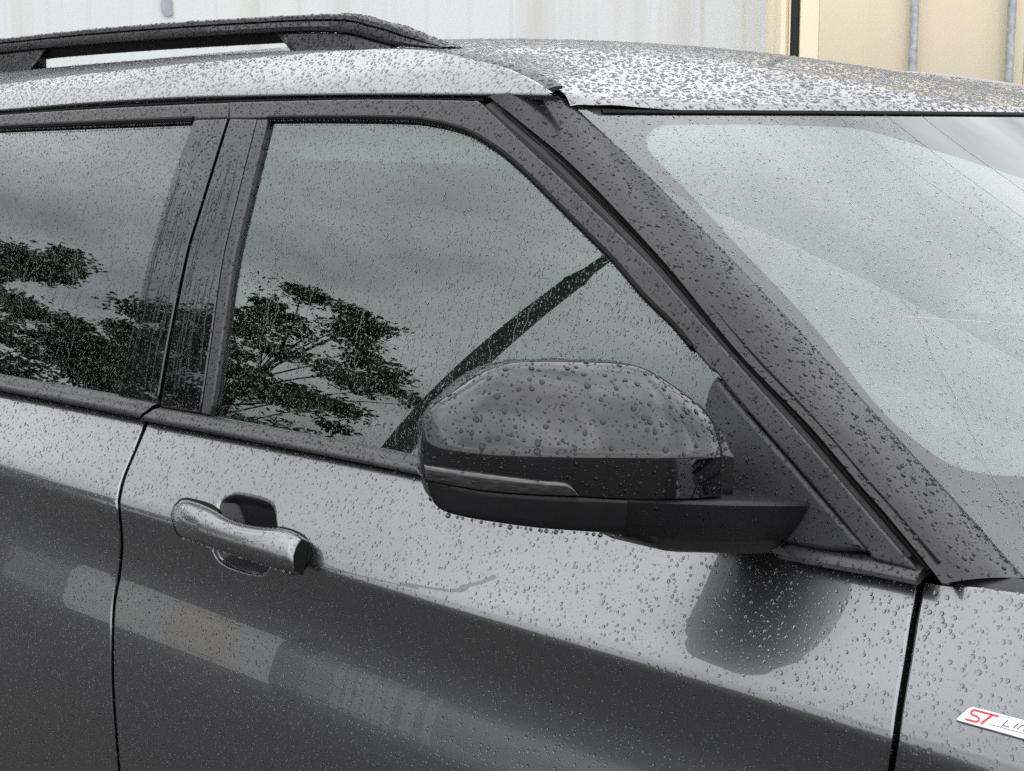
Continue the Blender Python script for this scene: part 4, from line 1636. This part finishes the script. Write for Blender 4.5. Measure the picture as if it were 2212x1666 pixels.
pp = np.array([-5.18, -4.78, 0.0])
lp_ = empty('utility_pole', tuple(pp))
tag(lp_, 'dark upright pole mirrored as a curved stripe in the front window', 'pole')
sweep('post', np.array([pp + np.array([0, 0, z]) for z in np.linspace(0, 4.60, 12)]), (1, 0, 0), circ(0.074, 0.074, 14), 'pole_paint', lp_, scale=np.linspace(1.2, 0.80, 12), sharp=80)
sweep('post_top', np.array([pp + np.array([0, 0, z]) for z in (4.59, 4.75, 5.2)]), (1, 0, 0), circ(0.066, 0.066, 12), 'pole_paint', lp_, scale=[1.0, 0.6, 0.5], sharp=80)

# low wall and slatted fence across the yard, mirrored in the lower doors
def yard_line(a0, a1, dist):
    return at(a0, dist / math.cos(R(a0 - 52))), at(a1, dist / math.cos(R(a1 - 52)))


wa, wb = yard_line(48.6, 58.0, 8.7)
wl = empty('boundary_wall', tuple((wa + wb) / 2))
tag(wl, 'low white rendered wall mirrored in the lower front door', 'wall')
ud = (wb - wa) / np.linalg.norm(wb - wa)
vd = np.array([-ud[1], ud[0], 0])
MW = Matrix(((ud[0], vd[0], 0, wa[0]), (ud[1], vd[1], 0, wa[1]), (0, 0, 1, 0), (0, 0, 0, 1)))
LW = float(np.linalg.norm(wb - wa))
bm = bmesh.new()
box_bm(bm, (0, -0.09, 0), (LW, 0.09, 1.28), 0.01, 1, MW)
bm_obj('wall_body', bm, 'render_white', wl)
bm = bmesh.new()
box_bm(bm, (-0.03, -0.13, 1.281), (LW, 0.13, 1.35), 0.012, 2, MW)
bm_obj('coping', bm, 'render_white', wl)
bm = bmesh.new()
box_bm(bm, (0.30, -0.125, 0.25), (0.72, -0.092, 1.10), 0.008, 1, MW)
box_bm(bm, (0.30, 0.092, 0.25), (0.72, 0.125, 1.10), 0.008, 1, MW)
bm_obj('cream_board', bm, 'cream_steel', wl)
fa, fb = yard_line(45.6, 39.0, 8.7)
fe = empty('slatted_fence', tuple((fa + fb) / 2))
tag(fe, 'short pale slatted fence mirrored low in the front door', 'fence')
ud = (fb - fa) / np.linalg.norm(fb - fa)
vd = np.array([-ud[1], ud[0], 0])
MF = Matrix(((ud[0], vd[0], 0, fa[0]), (ud[1], vd[1], 0, fa[1]), (0, 0, 1, 0), (0, 0, 0, 1)))
LF = float(np.linalg.norm(fb - fa))
x = 0.0
while x < LF:
    w_ = random.uniform(0.07, 0.14)
    bm = bmesh.new()
    box_bm(bm, (x, -0.012, 0.05), (x + w_, 0.012, 1.1 + random.uniform(-0.04, 0.04)), 0.004, 1, MF)
    bm_obj('slat', bm, 'slat_grey', fe)
    x += w_ + random.uniform(0.02, 0.09)
for z in (0.3, 0.85):
    bm = bmesh.new()
    box_bm(bm, (0, 0.013, z), (LF, 0.045, z + 0.07), 0.004, 1, MF)
    bm_obj('fence_rail', bm, 'slat_grey', fe)

# ================================================================ rain
def mesh_tris(objs):
    VV, NN = [], []
    for o in objs:
        me = o.data
        me.calc_loop_triangles()
        n_ = len(me.vertices)
        co = np.empty(n_ * 3)
        me.vertices.foreach_get('co', co)
        co = co.reshape(-1, 3)
        tr = np.empty(len(me.loop_triangles) * 3, dtype=np.int32)
        me.loop_triangles.foreach_get('vertices', tr)
        tri = co[tr.reshape(-1, 3)]
        VV.append(tri)
    T = np.vstack(VV)
    n_ = np.cross(T[:, 1] - T[:, 0], T[:, 2] - T[:, 0])
    ar = np.linalg.norm(n_, axis=1)
    ok = ar > 1e-10
    T, n_, ar = T[ok], n_[ok], ar[ok]
    n_ = n_ / ar[:, None]
    ar = ar / 2
    c_ = T.mean(1)
    v = CAM - c_
    face = np.sum(n_ * v, 1)
    d = -(v @ fw)
    px_ = PW / 2 - F * (v @ rt) / d
    py_ = PH / 2 + F * (v @ up) / d
    ok = (face > 0) & (px_ > -220) & (px_ < PW + 220) & (py_ > -150) & (py_ < PH + 150)
    return T[ok], n_[ok], ar[ok]


def scatter(T, n_, ar, dens, accept=None):
    tot = ar.sum()
    k = int(tot * dens)
    if k == 0:
        return np.zeros((0, 3)), np.zeros((0, 3))
    idx = rng.choice(len(ar), size=k, p=ar / tot)
    a, b2 = rng.random(k), rng.random(k)
    f = a + b2 > 1
    a[f], b2[f] = 1 - a[f], 1 - b2[f]
    P = T[idx, 0] + a[:, None] * (T[idx, 1] - T[idx, 0]) + b2[:, None] * (T[idx, 2] - T[idx, 0])
    N = n_[idx]
    v = P - CAM
    d = v @ fw
    px_, py_ = PW / 2 + F * (v @ rt) / d, PH / 2 - F * (v @ up) / d
    ok = (px_ > -110) & (px_ < PW + 110) & (py_ > -60) & (py_ < PH + 60)
    if accept is not None:
        ok &= accept(px_, py_, P)
    return P[ok], N[ok]


def spaced(P, r, gap=1.02):
    """keep big drops first, drop those that would overlap"""
    o = np.argsort(-r).tolist()
    keys = np.floor(P / 0.006).astype(int).tolist()
    PL_, RL_ = P.tolist(), r.tolist()
    near_ = [(dx, dy, dz) for dx in (-1, 0, 1) for dy in (-1, 0, 1) for dz in (-1, 0, 1)]
    grid = {}
    keep = []
    for i in o:
        (px_, py_, pz_), ri_, (kx, ky, kz) = PL_[i], RL_[i], keys[i]
        bad = False
        for dx, dy, dz in near_:
            lst = grid.get((kx + dx, ky + dy, kz + dz))
            if lst:
                for j in lst:
                    q = PL_[j]
                    if (px_ - q[0]) ** 2 + (py_ - q[1]) ** 2 + (pz_ - q[2]) ** 2 < ((ri_ + RL_[j]) * gap) ** 2:
                        bad = True
                        break
                if bad:
                    break
        if not bad:
            grid.setdefault((kx, ky, kz), []).append(i)
            keep.append(i)
    return np.array(keep, int)


TEMPL = {
    2: (12, [(1.0, -0.06), (1.03, 0.22), (0.88, 0.60), (0.52, 0.90)]),
    1: (8, [(1.0, -0.06), (0.92, 0.48)]),
    0: (6, [(1.0, -0.06), (0.86, 0.50)]),
}


def dome_mesh(P, N, r, hr, elong, wob, lod):
    seg, rings = TEMPL[lod]
    n_ = len(P)
    if n_ == 0:
        return np.zeros((0, 3)), np.zeros((0, 3), int)
    gdir = np.array([0, 0, -1.0]) - N * (-N[:, 2:3])
    steep = np.linalg.norm(gdir, axis=1, keepdims=True)
    rnd = rng.normal(size=(n_, 3))
    gdir = np.where(steep > 0.15, gdir, rnd - N * np.sum(rnd * N, 1, keepdims=True))
    gdir /= np.linalg.norm(gdir, axis=1, keepdims=True)
    tdir = np.cross(N, gdir)
    el = 1 + elong * steep[:, 0] * rng.random(n_) ** 1.5
    ph1, ph2 = rng.random(n_) * 6.28, rng.random(n_) * 6.28
    a2 = wob * rng.random(n_)
    a3 = wob * 0.6 * rng.random(n_)
    cols = []
    th = np.arange(seg) / seg * 2 * math.pi
    for ro_, h_ in rings:
        for t in th:
            k = ro_ * (1 + a2 * np.cos(2 * t + ph1) + a3 * np.cos(3 * t + ph2))
            x = k * math.cos(t)
            y = k * math.sin(t) * el + 0.16 * max(h_, 0) * steep[:, 0] * el
            cols.append(P + (r * x)[:, None] * tdir + (r * y)[:, None] * gdir + (r * h_ * hr)[:, None] * N)
    cols.append(P + (r * 0.20 * steep[:, 0] * el)[:, None] * gdir + (r * hr)[:, None] * N)
    V = np.stack(cols, 1)
    m_ = V.shape[1]
    tris = []
    nr = len(rings)
    for k in range(nr - 1):
        for i in range(seg):
            j = (i + 1) % seg
            a_, b_, c2, d_ = k * seg + i, k * seg + j, (k + 1) * seg + i, (k + 1) * seg + j
            tris += [(a_, b_, d_), (a_, d_, c2)]
    for i in range(seg):
        tris.append(((nr - 1) * seg + i, (nr - 1) * seg + (i + 1) % seg, m_ - 1))
    tris = np.array(tris)
    Fc = (tris[None] + (np.arange(n_) * m_)[:, None, None]).reshape(-1, 3)
    # orient outwards
    p = V[0]
    q = np.cross(p[tris[0][1]] - p[tris[0][0]], p[tris[0][2]] - p[tris[0][0]])
    if q @ (p[tris[0]].mean(0) - P[0]) < 0:
        Fc = Fc[:, ::-1]
    return V.reshape(-1, 3), Fc


def big_mesh(name, V, Fc, material, label):
    me = bpy.data.meshes.new(name)
    me.vertices.add(len(V))
    me.vertices.foreach_set('co', V.astype(np.float32).ravel())
    me.loops.add(len(Fc) * 3)
    me.loops.foreach_set('vertex_index', Fc.astype(np.int32).ravel())
    me.polygons.add(len(Fc))
    me.polygons.foreach_set('loop_start', np.arange(0, len(Fc) * 3, 3, dtype=np.int32))
    me.polygons.foreach_set('loop_total', np.full(len(Fc), 3, dtype=np.int32))
    me.update(calc_edges=True)
    me.shade_smooth()
    o = link(name, me, material)
    tag(o, label, 'rain drops', kind='stuff')
    return o


N_TRI = 0


def rain(label, objs, layers, hr=(0.45, 0.65), elong=0.5, wob=0.12, accept=None, extra=None, water='water'):
    """layers: (drops per m2, smallest radius, largest radius, skew)"""
    global N_TRI
    T, n_, ar = mesh_tris(objs)
    PP, NN, RR = [], [], []
    for dens, r0, r1, sk in layers:
        P, N = scatter(T, n_, ar, dens, accept)
        PP.append(P)
        NN.append(N)
        RR.append(r0 + (r1 - r0) * rng.random(len(P)) ** sk)
    P, N, r = np.vstack(PP), np.vstack(NN), np.concatenate(RR)
    k = spaced(P, r)
    P, N, r = P[k], N[k], r[k]
    V, Fc, off = [], [], 0
    dist = (P - CAM) @ fw
    pxs = r * 2 * F / dist * 1024 / 2212       # size in the final picture
    for lod, (lo, hi) in {2: (4.2, 1e9), 1: (2.2, 4.2), 0: (0, 2.2)}.items():
        m_ = (pxs >= lo) & (pxs < hi)
        if not m_.any():
            continue
        v, f = dome_mesh(P[m_], N[m_], r[m_], rng.uniform(hr[0], hr[1], m_.sum()), elong, wob, lod)
        V.append(v)
        Fc.append(f + off)
        off += len(v)
    if extra:
        for v, f in extra:
            V.append(v)
            Fc.append(f + off)
            off += len(v)
    V, Fc = np.vstack(V), np.vstack(Fc)
    N_TRI += len(Fc)
    print('RAIN', label, len(P), len(Fc))
    return big_mesh('rain_drops', V, Fc, water, label)


def kids(root, *names):
    return [o for o in root.children if o.name.split('.')[0] in names]


def near(objs):
    return [o for o in objs if np.mean([v.co.y for v in o.data.vertices[:20]]) < 0]


def bead_row(path, step, r0, r1, drop=0.6):
    """pendant drops along an edge"""
    path = np.asarray(path)
    d = np.concatenate([[0], np.cumsum(np.linalg.norm(np.diff(path, axis=0), axis=1))])
    t = 0.0
    P, r = [], []
    while t < d[-1]:
        P.append([np.interp(t, d, path[:, i]) for i in range(3)])
        r.append(rng.uniform(r0, r1))
        t += step * rng.uniform(0.5, 1.9)
    P, r = np.array(P), np.array(r)
    seg = 8
    rows = []
    for h_, k in ((0.5, 0.45), (0.1, 0.85), (-0.35, 1.0), (-0.8, 0.80), (-1.1, 0.40)):
        for i in range(seg):
            a = 2 * math.pi * i / seg
            rows.append(P + np.stack([r * k * math.cos(a), r * k * math.sin(a), r * (h_ - drop)], 1))
    rows.append(P + np.stack([0 * r, 0 * r, r * (0.7 - drop)], 1))
    rows.append(P + np.stack([0 * r, 0 * r, r * (-1.2 - drop)], 1))
    V = np.stack(rows, 1)
    tris = []
    for k in range(4):
        for i in range(seg):
            j = (i + 1) % seg
            a_, b_, c2, d_ = k * seg + i, k * seg + j, (k + 1) * seg + i, (k + 1) * seg + j
            tris += [(a_, d_, b_), (a_, c2, d_)]
    for i in range(seg):
        j = (i + 1) % seg
        tris.append((i, j, 5 * seg))
        tris.append((4 * seg + j, 4 * seg + i, 5 * seg + 1))
    tris = np.array(tris)
    return V.reshape(-1, 3), (tris[None] + (np.arange(len(P)) * V.shape[1])[:, None, None]).reshape(-1, 3)


def trickle(surf, pts, r=0.0005):
    """thin run of water lying on a surface"""
    P = surf.hits(np.asarray(pts, float))
    uv = surf.uvs(P)
    N = surf.N(uv[:, 0], uv[:, 1])
    Tn = np.gradient(P, axis=0)
    Tn /= np.linalg.norm(Tn, axis=1, keepdims=True)
    B = np.cross(Tn, N)
    rows = [P + B * (r * a) + N * (r * h_) for a, h_ in ((-1, -0.1), (-0.7, 0.35), (0, 0.55), (0.7, 0.35), (1, -0.1))]
    V = np.stack(rows, 1)
    tris = []
    for i in range(len(P) - 1):
        for k in range(4):
            a_ = i * 5 + k
            tris += [(a_, a_ + 1, a_ + 6), (a_, a_ + 6, a_ + 5)]
    return V.reshape(-1, 3), np.array(tris)


# runs on the side windows
runs_f, runs_r = [], []
for i in range(46):
    x0 = rng.uniform(540, 1480)
    y0 = rng.uniform(300, 700)
    ln = rng.uniform(60, 330)
    ys_ = np.arange(y0, min(y0 + ln, 1000), 9)
    if len(ys_) < 4:
        continue
    xs_ = x0 - (ys_ - y0) * 0.22 + np.cumsum(rng.normal(0, 2.2, len(ys_)))
    # stay inside the glass
    lim = np.interp(ys_, [256, 330, 494, 703, 800, 1000], [860, 1070, 1240, 1440, 1520, 1480])
    if (xs_ > lim - 12).any() or (xs_ < 600 - (ys_ - 256) * 0.19).any():
        continue
    runs_f.append(trickle(S_GLASS, np.stack([xs_, ys_], 1), rng.uniform(0.0003, 0.0006)))
for i in range(12):
    x0 = rng.uniform(40, 380)
    y0 = rng.uniform(320, 650)
    ys_ = np.arange(y0, min(y0 + rng.uniform(80, 260), 800), 9)
    xs_ = x0 - (ys_ - y0) * 0.24 + np.cumsum(rng.normal(0, 2.2, len(ys_)))
    if len(ys_) < 4 or (xs_ > 405 - (ys_ - 260) * 0.27).any():
        continue
    runs_r.append(trickle(S_GLASS, np.stack([xs_, ys_], 1), rng.uniform(0.0003, 0.0006)))
runs_p = []
for i in range(40):
    rear = i % 2
    f0, f1 = rng.uniform(0.0, 0.75), rng.uniform(0.15, 0.45)
    ys_ = np.arange(262 + f0 * 600, min(262 + (f0 + f1) * 600, 845), 9)
    q = rng.uniform(0.15, 0.85)
    if len(ys_) < 4:
        continue
    tl = np.array([(257, 419, 489), (380, 374, 449), (546, 324, 399), (734, 281, 362), (857, 254, 341)] if rear else [(257, 496, 553), (456, 434, 504), (552, 406, 481), (734, 370, 454), (885, 346, 432)], float)
    xs_ = np.interp(ys_, tl[:, 0], tl[:, 1]) * (1 - q) + np.interp(ys_, tl[:, 0], tl[:, 2]) * q + np.cumsum(rng.normal(0, 0.8, len(ys_)))
    runs_p.append(trickle(S_TRIM, np.stack([xs_, ys_], 1), rng.uniform(0.0005, 0.0012)))
wip = [trickle(SW, crom(p, 12), w) for p, w in (
    ([(1790, 238), (1860, 285), (1960, 360), (2080, 447), (2240, 565)], 0.0006),
    ([(1905, 243), (1960, 286), (2060, 362), (2160, 435), (2250, 500)], 0.0008),
    ([(1990, 250), (2060, 305), (2140, 362), (2250, 440)], 0.0007),
    ([(1925, 620), (1990, 700), (2010, 760), (2060, 850), (2110, 960), (2160, 1060), (2230, 1170)], 0.0008))]


def ws_wiped(px_, py_, P):
    edge = 243 + (px_ - 1905) * 0.80
    return ~((px_ > 1905) & (py_ < edge))


def glass_front(px_, py_, P):
    return (py_ < 1000) | True


rain('rain drops beaded on the front door below the window', [front_door] + kids(front_door, 'door_handle'),
     [(12500, 0.0010, 0.0020, 1.9), (28000, 0.0004, 0.0009, 1.3)], hr=(0.45, 0.7), elong=0.45, extra=[
         bead_row(SB.offset(0.036).hits(crom([(395, 1161), (447, 1179), (504, 1198), (574, 1221), (630, 1236)], 6)), 0.007, 0.0008, 0.0016)])
rain('rain drops beaded on the rear door below the window', [rear_door], [(11000, 0.0010, 0.0021, 1.8), (22000, 0.0005, 0.0009, 1.3)], hr=(0.5, 0.75), elong=0.45)
rain('round rain drops on the front fender around the badge', [fender], [(15000, 0.0011, 0.0026, 2.0), (32000, 0.0004, 0.0010, 1.3)], hr=(0.45, 0.65), elong=0.35)
rain('dense rain drops covering the roof panel', kids(car, 'roof_panel', 'roof_ditch_moulding', 'bonnet'), [(11000, 0.0018, 0.0038, 2.0), (20000, 0.0009, 0.0017, 1.3)], hr=(0.30, 0.45), elong=0.3, wob=0.3)
rain('rain drops on the painted strip under the roof rail', near(kids(car, 'roof_side_panel')), [(13000, 0.0012, 0.0025, 1.8), (32000, 0.0006, 0.0011, 1.3)], hr=(0.55, 0.8), elong=0.5)
rain('rain drops crusting the black roof rail', [rail] + list(rail.children), [(26000, 0.0014, 0.0028, 1.6), (30000, 0.0006, 0.0013, 1.2)], hr=(0.6, 0.8), elong=0.3, water='water_dimmed')
rain('rain drops on the black pillar beside the windscreen', near(kids(car, 'front_pillar')), [(11000, 0.0011, 0.0026, 2.0), (26000, 0.0005, 0.0010, 1.3)], hr=(0.5, 0.75), elong=0.4, water='water_dimmed')
seal_path = SG.hits(crom(shift(GLASS_TOP, -2, 4), 6)) + np.array([0, -0.001, 0])
seal_r = SG.hits(crom([(0, 281), (200, 273), (412, 264)], 8)) + np.array([0, -0.001, 0])
rain('rain drops on the black window frames and pillars', kids(front_door, 'door_frame', 'pillar_cover', 'belt_trim', 'glass_run_channel', 'mirror_sail', 'belt_ledge') + kids(rear_door, 'door_frame', 'pillar_cover', 'belt_trim'),
     [(13000, 0.0010, 0.0020, 1.8), (34000, 0.0005, 0.0010, 1.2)], hr=(0.5, 0.75), elong=0.5, extra=[bead_row(seal_path, 0.005, 0.0006, 0.0012), bead_row(seal_r, 0.004, 0.0008, 0.0014)] + runs_p, water='water_dimmed')
rain('fine rain drops and runs on the front door window', [front_glass], [(8000, 0.0009, 0.0015, 1.8), (46000, 0.0004, 0.0009, 1.2)], hr=(0.40, 0.65), elong=1.1, wob=0.2, extra=runs_f)
rain('fine rain drops on the dark rear door window', [rear_glass], [(9000, 0.0009, 0.0015, 1.8), (44000, 0.0004, 0.0009, 1.2)], hr=(0.40, 0.65), elong=1.0, wob=0.2, extra=runs_r)
rain('flat rain drops and wiper lines on the windscreen', [windscreen], [(9000, 0.0009, 0.0019, 2.2), (30000, 0.0004, 0.0009, 1.2)], hr=(0.22, 0.38), elong=0.5, wob=0.3, accept=ws_wiped, extra=wip, water='water_clear')
hb = np.array([rows_[-2] for rows_ in LOWER_ROWS]) + MN * 0.002
rain('large rain drops beaded on the black mirror', [side_mirror], [(8000, 0.0013, 0.0030, 2.2), (42000, 0.0004, 0.0012, 1.5)], hr=(0.45, 0.65), elong=0.25,
     extra=[bead_row(hb, 0.007, 0.0012, 0.0028)], water='water_dimmed')
rain('rain drops on the matte mirror shell and arm', kids(side_mirror, 'mirror_lower_shell', 'mirror_arm', 'turn_signal_lens'), [(2500, 0.0009, 0.0016, 1.6), (9000, 0.0003, 0.0008, 1.3)], elong=0.5, water='water_dimmed')
print('RAIN TRIS', N_TRI)
